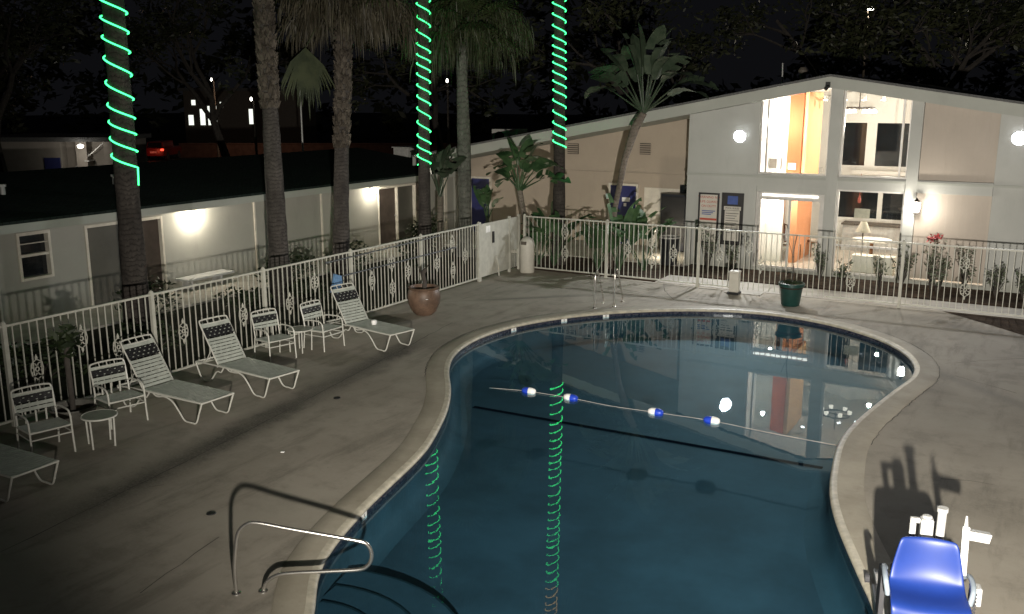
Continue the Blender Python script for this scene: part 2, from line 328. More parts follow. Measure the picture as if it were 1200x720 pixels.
# coping: flat ring, pale rounded nose
mb = strip(MB(), [copout, offset(inner, COP - .02, .012), offset(inner, .2, .02), offset(inner, .07, .022)]); struct(mb.build('pool_coping', M['coping'], smooth=True, flat=True))
mb = strip(MB(), [offset(inner, .07, .022), offset(inner, .02, .018), offset(inner, -.015, .004), offset(inner, -.025, -.018), offset(inner, -.015, -.04), offset(inner, .01, -.05)]); struct(mb.build('coping_nose', M['lip'], smooth=True))
struct(strip(MB(), [offset(inner, 0, -.045), offset(inner, 0, -.20)]).build('waterline_tiles', M['tile']))
struct(strip(MB(), [offset(inner, .0, -.198), offset(inner, -.03, -.42), offset(inner, -.12, -.52), offset(inner, -.30, -.56)]).build('pool_basin_side', M['plasterside'], smooth=True))
struct(filled([offset(inner, -.29, 0)], -.56).build('pool_floor', M['plaster'], flat=True))
struct(filled([offset(inner, .004, 0)], -.105).build('pool_water', M['water'], flat=True, smooth=True))
# tread steps in the near corner under the hand rail, each with a dark nosing
sc = Vector((-5.95, 6.0))
for k, (rr, z) in enumerate(((.85, -.29), (1.25, -.325), (1.68, -.36))):
    arc = [(sc.x + rr * math.cos(a) * 1.05, sc.y + rr * math.sin(a)) for a in [R(-75 + 8 * i) for i in range(24)]]
    mb = MB(); mb.prism([(x, y, z) for x, y in arc] + [(sc.x - .3, sc.y + .3, z)], (0, 0, -(.56 + z) + .01)); struct(mb.build('pool_step', M['plaster']))
    mb = MB(); strip(mb, [[Vector((sc.x + (rr - .028) * math.cos(a) * 1.05, sc.y + (rr - .028) * math.sin(a), z + .006)) for a in [R(-75 + 8 * i) for i in range(24)]], [Vector((x, y, z + .006)) for x, y in arc]], False); struct(mb.build('step_nosing', M['nosing'], flat=True))
mb = MB(); mb.poly([(-8.7, 13.62, -.553), (-2.5, 13.82, -.553), (-2.5, 13.93, -.553), (-8.7, 13.73, -.553)]); struct(mb.build('floor_stripe', M['stripe'], flat=True))
# joints sawn in the slab
CRACKS = ([(-9.72, 7.45), (-9.6, 7.6)], [(-8.74, 10.95), (-8.68, 11.1)], [(-.9, 12.85), (-.58, 12.98), (-.25, 12.98)], [(-1.2, 18.1), (-.2, 17.5)], [(-12.4, 19.9), (-11.9, 20.2)])
def joint(pts, w=.02):
    jr = random.Random(int(abs(pts[0][0]) * 100)); P = []            # a worn joint: wobbling edge, width that comes and goes
    for a, b in zip(pts, pts[1:]):
        n = max(2, int(math.hypot(b[0] - a[0], b[1] - a[1]) / .22))
        P += [Vector((a[0] + (b[0] - a[0]) * k / n + jr.gauss(0, .008), a[1] + (b[1] - a[1]) * k / n + jr.gauss(0, .008), .004)) for k in range(n)]
    P.append(Vector((*pts[-1], .004))); L = []; Rr = []; w0 = w
    for i, p in enumerate(P):
        t = (P[min(i + 1, len(P) - 1)] - P[max(i - 1, 0)]).normalized(); w = w0 * max(.12, .55 + .5 * mnoise.noise(p * 1.7)); n = Vector((-t.y, t.x, 0)) * w / 2; L.append(p + n); Rr.append(p - n)
    struct(strip(MB(), [L, Rr], False).build('deck_joint', M['joint'], flat=True))
joint([(-11.35, 17), (-11.01, 14.92), (-10.19, 9.83), (-9.94, 7.85), (-9.55, 4.5)]); joint([(-13.5, 18.0), (-12.13, 19.31), (-9.87, 21.2), (-8.3, 22.0), (-6.5, 22.35)], .022)
joint([(-8.9, 23.6), (-8.55, 22.75), (-7.9, 21.75)], .018); joint([(3, 21.0), (-.18, 20.06), (-1.45, 18.9)], .016)
joint([(-7.6, 5.6), (-7.85, 6.9)], .014)
for ck in CRACKS: joint(ck, .016)
joint([(p.x, p.y) for p in offset(inner, COP + .012, 0)[40:150]], .016)
for x, y in ((-8.41, 7.3), (-10.03, 11.52)):
    tag(MB().lathe([(.01, .0), (.06, .001), (.055, .009), (.01, .01)], (x, y, .002), 16).build('deck_drain', M['black']), 'small dark round drain cover near the hand rail' if x > -9 else 'small dark drain cover out on the open deck below the loungers', 'drain')

# depth marker tiles on the waterline
def text(name, s, size, m, parent, mat4, align='CENTER', ext=.0015):
    cu = bpy.data.curves.new(name, 'FONT'); cu.body = s; cu.size = size; cu.align_x = align; cu.align_y = 'CENTER'; cu.extrude = ext; cu.materials.append(m)
    tmp = bpy.data.objects.new(name, cu); C.objects.link(tmp); me = bpy.data.meshes.new_from_object(tmp.evaluated_get(bpy.context.evaluated_depsgraph_get())); C.objects.unlink(tmp); bpy.data.objects.remove(tmp)
    me.materials.clear(); me.materials.append(m); o = bpy.data.objects.new(name, me); C.objects.link(o); o.parent = parent; o.matrix_local = mat4; return o
def near_edge(x, y): return min(range(NL), key=lambda i: (inner[i].x - x) ** 2 + (inner[i].y - y) ** 2)
for (x, y, s, lab) in ((-6.9, 8.4, '5', 'white depth tile reading 5 on the near waterline by the hand rail'), (-9.91, 17.4, '4', 'leftmost white depth tile reading 4 on the far waterline'), (-9.45, 18.75, '5', 'white depth tile reading 5 between the 4 tile and the 8 tile'), (-8.8, 19.6, '8', 'white depth tile reading 8 under the pool ladder')):
    i = near_edge(x, y); t = (inner[(i + 1) % NL] - inner[i - 1]).normalized(); n = Vector((-t.y, t.x, 0)) * (1 if area > 0 else -1)
    q = thing('depth_marker', lab, 'depth marker', inner[i] + n * .006 + Vector((0, 0, -.09)), 0, 'depth marker tiles along the waterline')
    q.rotation_euler = Matrix((t, Vector((0, 0, 1)), t.cross(Vector((0, 0, 1))))).transposed().to_euler()
    if t.cross(Vector((0, 0, 1))).dot(n) < 0: q.rotation_euler = Matrix((-t, Vector((0, 0, 1)), n)).transposed().to_euler()
    MB().box((-.075, -.042, -.004), (.075, .042, .004)).build('tile', M['float_white'], q); text('numeral', s, .085, M['ink'], q, Matrix.Translation((0, 0, .006)))

# ------------------------------------------------------------------ buildings
def wallbox(name, lo, hi, m, parent, bevel=0): return MB().box(lo, hi).build(name, M[m] if isinstance(m, str) else m, parent, bevel=bevel)
# --- motel wing (left)
wing = thing('motel_wing', 'long low cream motel wing with a dark shingle roof behind the left fence', 'building', (-19.5, 12, 0))
def W(name, lo, hi, m, parent=wing, bevel=0):
    o = MB().box(lo, hi).build(name, M[m], parent, bevel=bevel)
    p = parent
    while p: o.location -= p.location; p = p.parent
    return o
WX = -19.5
def wseg(y0, y1, z0, z1): return W('wall', (WX - .2, y0, z0), (WX, y1, z1), 'motel')
wops = [(12.2, 12.92, 1.0, 1.98), (13.9, 16.0, .06, 1.95), (24.9, 26.95, .06, 1.94)]       # window, two door recesses
mb = MB(); ycut = [-6, 12.2, 12.92, 13.9, 16.0, 24.9, 26.95, 29.4]
for a, b in ((-6, 12.2), (12.92, 13.9), (16.0, 24.9), (26.95, 29.4)): mb.box((WX - .2, a, -.1), (WX, b, 2.3))
for a, b, z0, z1 in wops:
    mb.box((WX - .2, a, z1), (WX, b, 2.3))
    if z0 > .2: mb.box((WX - .2, a, -.1), (WX, b, z0))
o = mb.build('wall', M['motel'], wing); o.location = -wing.location
W('back_wall', (-29, -6, -.1), (-28.8, 29.4, 2.3), 'motel'); W('end_wall', (-28.8, 29.4, -.1), (-19.3, 29.55, 2.5), 'motel')
mb = MB(); mb.prism([(-18.95, -6, 2.30), (-18.95, -6, 2.36), (-24, -6, 3.0), (-29.4, -6, 2.32), (-29.4, -6, 2.26), (-24, -6, 2.92)], (0, 35.4, 0)); o = mb.build('roof', M['roof'], wing); o.location = -wing.location
W('fascia', (-18.98, -6, 2.12), (-18.94, 29.35, 2.298), 'fascia'); W('soffit', (-19.5, -6, 2.15), (-18.985, 29.35, 2.18), 'motel')
wd = W('window', (WX - .14, 12.2, 1.0), (WX - .12, 12.92, 1.98), 'darkglass')
for lo, hi in (((WX - .13, 12.16, .95), (WX + .03, 12.22, 2.02)), ((WX - .13, 12.9, .95), (WX + .03, 12.96, 2.02)), ((WX - .13, 12.22, 1.95), (WX + .03, 12.9, 2.02)), ((WX - .13, 12.22, .95), (WX + .04, 12.9, 1.01)), ((WX - .11, 12.22, 1.47), (WX + .0, 12.9, 1.53)), ((WX - .112, 12.22, 1.75), (WX - .02, 12.9, 1.77))): W('frame', lo, hi, 'trim', wd)
for (a, b) in ((13.9, 16.0), (24.9, 26.95)):
    md = a + (b - a) * (.55 if a < 20 else .48)
    if a < 20: W('window', (WX - .14, a, .06), (WX - .11, md, 1.95), 'curtain'); W('door', (WX - .13, md + .06, .06), (WX - .08, b, 1.93), 'darkdoor')
    else: W('door', (WX - .13, a, .06), (WX - .08, md, 1.92), 'darkdoor'); W('window', (WX - .14, md + .06, .06), (WX - .11, b, 1.93), 'curtain')
    mb = MB()
    for lo, hi in (((WX - .12, a - .06, .06), (WX + .025, a + .003, 2.0)), ((WX - .12, b - .003, .06), (WX + .025, b + .06, 2.0)), ((WX - .12, a + .003, 1.93), (WX + .025, b - .003, 2.0)), ((WX - .1, md, .06), (WX + .02, md + .055, 1.93))): mb.box(lo, hi)
    o = mb.build('door_frame', M['trim'], wing, bevel=.005); o.location = -wing.location
    o = MB().tube([(WX - .02, md + (.12 if a < 20 else -.1), .98), (WX + .04, md + (.12 if a < 20 else -.1), .98)], .025).build('door_handle', M['galv'], wing); o.location = -wing.location
for yy in (11.6, 19.2, 22.0): W('downpipe', (WX + .001, yy, -.1), (WX + .045, yy + .05, 2.14), 'trim')
W('electrical_box', (WX, 27.0, 1.55), (WX + .1, 27.25, 1.98), 'darkdoor'); W('electrical_box', (WX, 27.0, 1.0), (WX + .1, 27.22, 1.42), 'darkdoor')
W('corner_board', (WX, 28.75, .0), (WX + .05, 28.9, 2.14), 'trim')
for (y, z) in ((13.22, 2.68), (16.3, 2.7)):
    o = MB().tube([(-21.5, y, z - .05), (-21.5, y, z + .18)], .06, 10).tube([(-21.5, y, z + .18), (-21.5, y, z + .24)], .09, 10).build('roof_vent', M['galv'], wing); o.location = -wing.location
tag(MB().box((-22.4, 29.6, 2.62), (-21.7, 30.5, 3.02)).box((-22.45, 29.55, 3.022), (-21.65, 30.55, 3.06)).build('rooftop_unit', M['ac'], bevel=.01), 'pale metal box unit at the far end of the dark shingle roof', 'roof unit')
tag(MB().box((-19.42, 16.25, .30), (-18.95, 17.85, .36)).box((-19.45, 16.5, 0), (-19.1, 16.56, .30)).box((-19.45, 17.5, 0), (-19.1, 17.56, .30)).build('wall_bench', M['liftwhite'], bevel=.01), 'narrow white bench shelf low against the motel wall under the bright lamp', 'bench')
# wall lamps on the wing
for (y, z, e, lab) in ((17.0, 1.93, 130, 'glowing lamp under the eave beside the curtained motel door at left'), (24.45, 1.90, 75, 'glowing lamp under the eave half hidden by a palm trunk')):
    q = thing('wall_lamp', lab, 'wall lamp', (WX, y, z), 0, 'lamps under the motel eave')
    MB().lathe([(.03, -.03), (.07, -.02), (.07, .02), (.03, .03)], (.05, 0, .13), 14).build('base', M['galv'], q)
    MB().lathe([(.02, -.11), (.07, -.09), (.09, -.02), (.085, .05), (.05, .09)], (.12, 0, 0), 16).build('globe', M['eave'], q, smooth=True)
    lamp('wall_lamp_light', 'POINT', (WX + .22, y, z), e, (1, .91, .76), .09)

# --- lobby (right)
lob = thing('lobby_building', 'pale gabled lobby with two storey glazing at right', 'building', (-5.5, 26.7, 0))
def B(name, lo, hi, m, parent=lob, bevel=0): return W(name, lo, hi, m, parent, bevel)
def roofz(x): return 5.46 - (.1845 * (-5.5 - x) if x < -5.5 else .155 * (x + 5.5))
FY = 26.7
RX0, RX1 = -19.2, 9.0
for nm, z0, z1, m, y0, y1 in (('fascia', -.30, 0, 'fascia', FY - .26, FY - .20), ('roof', .004, .06, 'roof2', FY - .30, 41), ('ceiling', -.22, -.2, 'interior', FY + .2, 41)):
    mb = MB()
    xs = (RX0, -5.5, RX1) if nm != 'ceiling' else (-9.3, -5.5, 5.0)
    mb.prism([(x, y0, roofz(x) + z0) for x in xs] + [(x, y0, roofz(x) + z1) for x in xs[::-1]], (0, y1 - y0, 0)); o = mb.build(nm, M[m], lob); o.location = -lob.location
o = MB().prism([(x, FY - .2, roofz(x) - .30) for x in (RX0, -9.5)] + [(x, FY - .2, roofz(x) - .26) for x in (-9.5, RX0)], (0, 2.8, 0)).build('soffit', M['fascia'], lob); o.location = -lob.location
def under(name, x0, x1, y0, y1, z0, m, dz=-.3):
    xs = [x0] + ([-5.5] if x0 < -5.5 < x1 else []) + [x1]
    o = MB().prism([(x0, y0, z0), (x1, y0, z0)] + [(x, y0, roofz(x) + dz) for x in xs[::-1]], (0, y1 - y0, 0)).build(name, M[m], lob); o.location = -lob.location; return o
under('wall', -9.45, -7.38, FY, FY + .2, -.1, 'lobbywall')
under('side_wall', -9.45, -9.25, FY + .2, 41, -.1, 'lobbywall')
under('wall', -1.37, 9.0, FY, FY + .2, -.1, 'lobbywall')
under('beige_wall', -19.2, -9.46, 29.35, 29.5, -.1, 'beige', -.28)
B('beam', (-7.38, FY - .03, 2.47), (-1.375, FY + .2, 2.80), 'lobbywall'); B('beam_trim', (-9.45, FY - .055, 2.70), (9, FY - .033, 2.76), 'fascia')
under('column', -5.47, -5.17, FY - .06, FY + .22, -.1, 'lobbywall'); under('column', -3.43, -3.15, FY - .06, FY + .22, -.1, 'lobbywall')
under('board_panel', -3.145, -1.375, FY + .06, FY + .16, 2.805, 'panelwall'); B('board_panel', (-3.145, FY + .06, .2), (-1.375, FY + .16, 2.465), 'panelwall')
B('wall_trim', (-18.9, 29.30, 2.42), (-9.5, 29.345, 2.47), 'beige'); B('wall_base', (-7.38, FY, -.1), (-1.375, FY + .22, .14), 'lobbywall')
B('air_grille', (-14.72, 29.32, 3.02), (-14.3, 29.345, 3.38), 'lattice'); B('air_grille', (-12.05, 29.32, 3.08), (-11.68, 29.345, 3.45), 'lattice')
for x0, z0 in ((-14.72, 3.02), (-12.05, 3.08)):
    for k in range(5): B('louvre', (x0 - .01, 29.30, z0 + .03 + k * .07), (x0 + .40, 29.325, z0 + .055 + k * .07), 'beige')
for (x0, x1, lab) in ((-18.62, -17.86, 0), (-13.05, -12.12, 0)):
    d = B('door', (x0, 29.28, .06), (x1, 29.33, 2.03), 'bluedoor'); mb = MB()
    B('frame', (x0 - .07, 29.26, .06), (x0 - .003, 29.345, 2.1), 'trim', d); B('frame', (x1 + .003, 29.26, .06), (x1 + .07, 29.345, 2.1), 'trim', d); B('frame', (x0 - .003, 29.26, 2.033), (x1 + .003, 29.345, 2.1), 'trim', d)
    B('door_sign', (x1 - .5, 29.27, 1.50), (x1 - .22, 29.277, 1.64), 'float_white', d); B('door_sign', (x1 - .44, 29.27, 1.34), (x1 - .34, 29.277, 1.45), 'float_white', d); B('handle', (x1 - .14, 29.24, .95), (x1 - .06, 29.277, 1.05), 'galv', d)
B('recess_panel', (-11.85, 29.33, .06), (-10.6, 29.345, 2.0), 'trim'); B('recess_window', (-10.6, 29.3, 1.75), (-9.5, 29.34, 2.15), 'darkglass')
# glazing: upper two lights and lower door, window
def glazing(x0, x1, z0, z1, muls=(), trans=(), slope=False, m='alu', name='window'):
    zt = (lambda x: roofz(x) - .3) if slope else (lambda x: z1)
    p = MB().prism([(x0, FY + .10, z0), (x1, FY + .10, z0), (x1, FY + .10, zt(x1)), (x0, FY + .10, zt(x0))], (0, .008, 0)).build(name, M['glass'], lob); p.location = -lob.location
    mb = MB(); w = .025
    for x in (x0 + w, x1 - w, *muls): mb.box((x - w, FY + .06, z0), (x + w, FY + .15, zt(x) - .002))
    cuts = sorted([x0 + w, *muls, x1 - w])
    for z in (z0 + w, *trans) + (() if slope else (z1 - w,)):
        for a, b in zip(cuts, cuts[1:]): mb.box((a + w, FY + .065, z - w), (b - w, FY + .145, z + w))
    f = mb.build('frame', M[m], p); f.location = (0, 0, 0); return p
glazing(-7.378, -5.472, 2.803, 0, (-7.18,), (), True); glazing(-5.168, -3.432, 2.803, 0, (-3.64,), (), True)
glazing(-5.168, -3.432, .143, 2.467, (), (.93,)); 
d = glazing(-7.30, -5.56, .143, 2.14, (-6.43,), (), name='door')
B('pull_handle', (-6.50, FY + .0, .95), (-6.47, FY + .055, 1.3), 'galv', d); B('transom', (-7.30, FY + .03, 2.145), (-5.56, FY + .17, 2.30), 'alu'); B('tube_lamp', (-7.2, FY + .0, 2.20), (-5.66, FY + .028, 2.25), 'tubelamp'); B('door_head', (-7.375, FY + .02, 2.305), (-5.475, FY + .18, 2.465), 'lobbywall')
B('door_jamb', (-7.375, FY + .02, .143), (-7.305, FY + .18, 2.302), 'alu'); B('door_jamb', (-5.555, FY + .02, .143), (-5.475, FY + .18, 2.302), 'alu')
# inside the lobby
B('lobby_floor', (-9.2, FY + .23, .0), (-.6, 34, .12), 'tilefloor'); 
under('inner_wall', -7.55, -7.4, FY + .21, 34, .12, 'interior', -.23); under('inner_wall', -.9, -.75, FY + .21, 34, .12, 'interior', -.23)
mb = MB(); YB = 33.2                                    # back wall with dark windows low and high
for lo, hi in (((-7.4, YB, .12), (-6.5, YB + .15, 4.3)), ((-6.5, YB, 1.95), (-.9, YB + .15, 2.70)), ((-6.5, YB, .12), (-.9, YB + .15, .95)), ((-5.62, YB, 2.70), (-5.30, YB + .15, 4.1)), ((-2.6, YB, 2.70), (-.9, YB + .15, 4.1)), ((-5.1, YB, .95), (-4.95, YB + .15, 1.95)), ((-2.6, YB, .95), (-.9, YB + .15, 1.95))): mb.box(lo, hi)
o = mb.build('inner_wall', M['interior'], lob); o.location = -lob.location
under('inner_wall', -7.4, -.9, YB + .002, YB + .148, 4.1, 'interior', -.23)
B('inner_window', (-6.5, YB + .06, 2.70), (-2.6, YB + .09, 4.1), 'darkglass'); B('inner_window', (-6.5, YB + .06, .95), (-2.6, YB + .09, 1.95), 'darkglass')
under('inner_wall', -7.4, -6.905, 28.0, 28.2, .12, 'interior', -.23); under('accent_wall', -6.90, -6.50, 28.0, 28.2, 2.5, 'orange', -.23); under('accent_wall_side', -6.495, -6.38, 28.05, 29.9, 2.5, 'orange_lit', -.23); B('accent_wall', (-6.70, 28.0, .12), (-6.50, 29.9, 2.498), 'peach')  # side face: strong light on the orange wall is put into its colour
B('landing', (-7.4, 28.6, 2.45), (-6.91, 33, 2.62), 'interior')
B('gallery_ledge', (-5.9, 32.6, 2.45), (-.95, 33.15, 2.58), 'interior')
for x in (-6.95, ): B('air_grille', (-6.84, 27.96, 2.86), (-6.62, 27.995, 3.05), 'interior')
for x, y in ((-6.6, 27.5), (-5.2, 28.2)): pass
lamp('lobby_pendant_light', 'POINT', (-4.3, 29.6, 4.2), 330, (1, .90, .80), .06)
lamp('lobby_ceiling_light', 'POINT', (-6.95, 27.2, 4.2), 200, (1, .94, .86), .05)
lamp('lobby_lower_light', 'POINT', (-6.9, 27.4, 2.25), 140, (1, .92, .82), .05)
lamp('lobby_window_light', 'POINT', (-4.0, 28.2, 2.2), 170, (1, .90, .78), .05)
ch = thing('chandelier', 'dark chandelier with small bright shades seen through the upper lobby glass', 'chandelier', (-5.25, 29.5, 4.62))
MB().tube([(0, 0, -.05), (0, 0, .5)], .015).tube([(.42 * math.cos(a), .42 * math.sin(a), 0) for a in [k * math.tau / 16 for k in range(17)]], .025, 6).tube([(-.42, 0, 0), (.42, 0, 0)], .015).build('frame', M['brass'], ch)
for k in range(6):
    a = k * math.tau / 6; MB().lathe([(.02, .0), (.06, -.03), (.075, -.12)], (.42 * math.cos(a), .42 * math.sin(a), -.03), 10).build('lamp_shade', M['shadeglow'], ch)
for k in range(4):
    q = thing('track_lamp', 'one of the small bright spotlights along the lobby ceiling', 'spotlight', (-6.0 + .45 * k, 28.4 + .45 * k, 4.85), 0, 'ceiling spotlights in the lobby')
    MB().lathe([(.03, .15), (.06, .1), (.065, 0)], (0, 0, 0), 10).build('housing', M['alu'], q); MB().lathe([(.002, 0), (.06, -.004), (.06, -.015), (.002, -.02)], (0, 0, 0), 10).build('lens', M['bulb'], q)
ac = thing('wall_air_conditioner', 'grey air conditioner on the white inner wall left of the orange panel', 'air conditioner', (-7.19, 27.9, 3.03), R(-90))
MB().box((-.1, -.17, -.17), (.12, .17, .17)).build('casing', M['ac'], ac, bevel=.02); MB().box((.121, -.15, -.14), (.13, .06, .14)).build('grille', M['lattice'], ac)
def dining_chair(x, y, rz, lab):
    q = thing('dining_chair', lab, 'chair', (x, y, .12), rz, 'wooden dining chairs in the lobby')
    MB().box((-.23, -.22, .43), (.23, .22, .47)).build('seat_frame', M['wood'], q, bevel=.01); MB().box((-.21, -.2, .472), (.21, .2, .52)).build('cushion', M['cushion'], q, bevel=.02)
    for sx in (-.2, .2):
        MB().tube([(sx, -.2, 0), (sx * 1.05, -.21, .2), (sx, -.2, .43)], [.016, .022, .026]).build('leg', M['wood'], q); MB().tube([(sx, .26, 0), (sx, .2, .43)], [.018, .022]).build('leg', M['wood'], q)
    mb = MB().tube([(-.2, .2, .43), (-.22, .25, .8), (-.17, .28, 1.0), (0, .29, 1.06), (.17, .28, 1.0), (.22, .25, .8), (.2, .2, .43)], .022); mb.bar((0, .2, .47), (0, .29, 1.05), .12, .015); mb.build('backrest', M['wood'], q); return q
dining_chair(-6.75, 28.55, R(70), 'carved wooden dining chair just inside the glass door')
dining_chair(-6.25, 29.6, R(-60), 'wooden dining chair deeper inside the lobby, beside the orange wall')
tb = thing('lobby_table', 'round table with cream cloth inside the lower lobby window', 'table', (-4.5, 28.9, .12))
MB().lathe([(.05, .70), (.55, .70), (.55, .74), (.05, .74)], (0, 0, 0), 24).build('tabletop', M['cushion'], tb); MB().lathe([(.25, 0), (.22, .04), (.05, .08), (.05, .70)], (0, 0, 0), 14).build('pedestal', M['wood'], tb)
ct = thing('lobby_counter', 'long grey counter under the dark inner window of the lobby', 'counter', (-4.3, 31.6, .12)); MB().box((-1.5, -.3, 0), (1.5, .3, .82)).build('cabinet', M['ac'], ct); MB().box((-1.55, -.35, .822), (1.55, .35, .87)).build('worktop', M['lattice'], ct)
fl = thing('floor_lamp', 'floor lamp with cream bell shade behind the lower lobby window', 'lamp', (-4.53, 27.45, .12))
MB().lathe([(.14, 0), (.13, .03), (.02, .06), (.016, 1.2)], (0, 0, 0), 14).build('stand', M['brass'], fl); MB().lathe([(.20, 1.13), (.15, 1.25), (.08, 1.42), (.075, 1.43)], (0, 0, 0), 20, False).build('lamp_shade', M['shade'], fl)
pn = thing('window_notice', 'blank cream notice taped inside the lower lobby window', 'notice', (-4.5, FY + .17, 1.83)); MB().box((-.2, 0, -.13), (.2, .006, .13)).build('card', M['shade'], pn)
tag(MB().lathe([(.03, 0), (.045, .06), (.04, .12), (.02, .16), (.03, .19)], (-4.62, FY + .3, 2.1), 12).tube([(-4.62, FY + .3, 2.28), (-4.62, FY + .3, 2.9)], .006).build('hanging_ornament', M['red']), 'small red hanging ornament in the lower lobby window', 'ornament')
cs = thing('side_cabinet', 'low pale cabinets along the floor under the lower lobby window', 'cabinet', (-4.2, 27.5, .12)); MB().box((-.55, -.2, 0), (.55, .2, .45)).build('body', M['interior'], cs, bevel=.01); MB().box((-.56, -.21, .452), (.56, .21, .48)).build('top', M['cushion'], cs)
pc = thing('framed_picture', 'dark framed picture standing by the orange wall in the doorway', 'picture', (-5.9, 29.3, .75), R(-20)); MB().box((-.2, 0, 0), (.2, .04, .75)).build('frame', M['signframe'], pc, bevel=.005); MB().box((-.15, -.006, .06), (.15, -.002, .69)).build('print', M['darkdoor'], pc)
# lights on the lobby front
for (x, z, lab) in ((-7.87, 3.89, 'bright floodlight on the white wall left of the upper glazing'), (-.91, 3.98, 'bright floodlight at the right edge on the pale wall')):
    q = thing('floodlight', lab, 'floodlight', (x, FY, z), 0, 'floodlights on the lobby front')
    MB().box((-.06, -.04, -.06), (.06, 0, .06)).build('base', M['galv'], q, bevel=.01)
    for s in (0,):
        MB().tube([(s * .03, -.03, 0), (s * .17, -.14, -.02)], .02).build('arm', M['galv'], q)
        MB().lathe([(.05, 0), (.12, .05), (.175, .11)], (0, 0, 0), 18, False).build('head', M['liftwhite'], q).matrix_local = Matrix.Translation((s * .17, -.14, -.02)) @ Matrix.Rotation(R(104), 4, 'X')
        MB().lathe([(.002, .095), (.17, .10), (.155, .13), (.002, .15)], (0, 0, 0), 18).build('lens', M['bulb'], q).matrix_local = Matrix.Translation((s * .17, -.14, -.02)) @ Matrix.Rotation(R(104), 4, 'X')
q = thing('wall_lantern', 'glowing lantern on the column right of the lower lobby window', 'lantern', (-3.1, FY - .07, 2.1))
MB().box((-.06, 0, -.12), (.06, .01, .12)).build('back_plate', M['brass'], q); MB().lathe([(.02, .25), (.05, .2), (.09, .17), (.085, .15)], (0, -.14, 0), 10).lathe([(.05, -.16), (.07, -.13), (.07, -.12)], (0, -.14, 0), 10).tube([(0, 0, -.05), (0, -.08, -.08), (0, -.14, -.14)], .012).build('cage', M['brass'], q)
MB().lathe([(.06, -.115), (.085, -.02), (.09, .145)], (0, -.14, 0), 14).build('globe', M['sconce'], q); lamp('lantern_light', 'POINT', (-3.1, FY - .42, 2.08), 55, (1, .93, .8), .07)
q = thing('security_camera', 'small black security camera under the gable peak', 'camera', (-5.55, FY - .28, 5.2)); MB().box((-.06, -.02, -.02), (.06, .02, .12)).build('bracket', M['black'], q); MB().tube([(0, 0, 0), (0, -.2, -.06)], .05, 12).build('body', M['black'], q)
tag(MB().tube([(-7.66, 30, 4.9), (-7.7, 30, 5.95)], .02, 6).box((-7.72, 29.95, 4.9), (-7.6, 30.05, 5.05)).build('antenna_mast', M['galv']), 'thin pale mast standing on the lobby roof', 'mast')
tag(MB().lathe([(.1, 0), (.1, .55), (.14, .56), (.14, .62), (.08, .7)], (-7.12, 30.2, 5.12), 12).build('roof_flue', M['lattice']), 'dark flue pipe on the lobby roof near the gable peak', 'flue')
q = thing('rooftop_condenser', 'grey condenser box on the low end of the roof behind the bird of paradise', 'condenser', (-18.0, 31, 3.15)); MB().box((-.55, -.4, 0), (.55, .4, .62)).build('casing', M['ac'], q, bevel=.015); MB().lathe([(.2, 0), (.22, .02), (.02, .03)], (0, 0, 0), 18).build('fan_guard', M['black'], q).matrix_local = Matrix.Translation((-.2, -.405, .32)) @ Matrix.Rotation(R(90), 4, 'X')
# notice boards
def board(x0, x1, z0, z1, lab):
    q = thing('notice_board', lab, 'sign', ((x0 + x1) / 2, FY - .005, 0), 0, 'pool notice boards on the lobby wall'); w = (x1 - x0) / 2
    mb = MB()
    for lo, hi in (((-w, -.04, z0), (-w + .05, 0, z1)), ((w - .05, -.04, z0), (w, 0, z1)), ((-w + .05, -.04, z0), (w - .05, 0, z0 + .05)), ((-w + .05, -.04, z1 - .05), (w - .05, 0, z1))): mb.box(lo, hi)
    mb.build('frame', M['signframe'], q); return q, w
FR = Matrix.Rotation(R(90), 4, 'X')
q, w = board(-9.06, -8.44, .72, 2.2, 'framed warning board in red lettering on the white wall, nearer the dark cabinet')
MB().box((-w + .05, -.02, .77), (w - .05, -.002, 2.15)).build('panel', M['signboard'], q)
for i, s in enumerate(('WARNING NO', 'LIFE GUARD', 'ON DUTY')): text('lettering', s, .098, M['red'], q, Matrix.Translation((0, -.022, 2.07 - .13 * i)) @ FR)
for i in range(3): MB().box((-.2, -.024, 1.66 - .05 * i), (.2 - .06 * i, -.0205, 1.685 - .05 * i)).build('small_print', M['blueink'], q)
MB().box((-.25, -.024, 1.40), (.25, -.0205, 1.46)).build('rule_line', M['red'], q)
q, w = board(-8.36, -7.72, .72, 2.23, 'framed pool rules board with a blue badge, beside the glass door')
MB().box((-w + .05, -.02, .77), (w - .05, -.002, 2.18)).build('panel', M['signframe'], q); MB().box((-.15, -.024, 1.90), (.15, -.0205, 2.14)).build('badge', M['blueink'], q)
MB().box((-.22, -.024, .84), (.22, -.0205, 1.72)).build('rules_sheet', M['signboard'], q); MB().box((-.25, -.026, 1.73), (.25, -.0205, 1.84)).build('heading_plate', M['signboard'], q); text('lettering', 'POOL RULES', .072, M['ink'], q, Matrix.Translation((0, -.028, 1.785)) @ FR)
for i in range(9): MB().box((-.19, -.026, 1.63 - .07 * i), (.19 - .05 * (i % 3), -.0245, 1.645 - .07 * i)).build('text_line', M['ink'], q)
MB().box((-.05, -.027, 1.16), (.19, -.0245, 1.19)).build('text_bar', M['ink'], q)
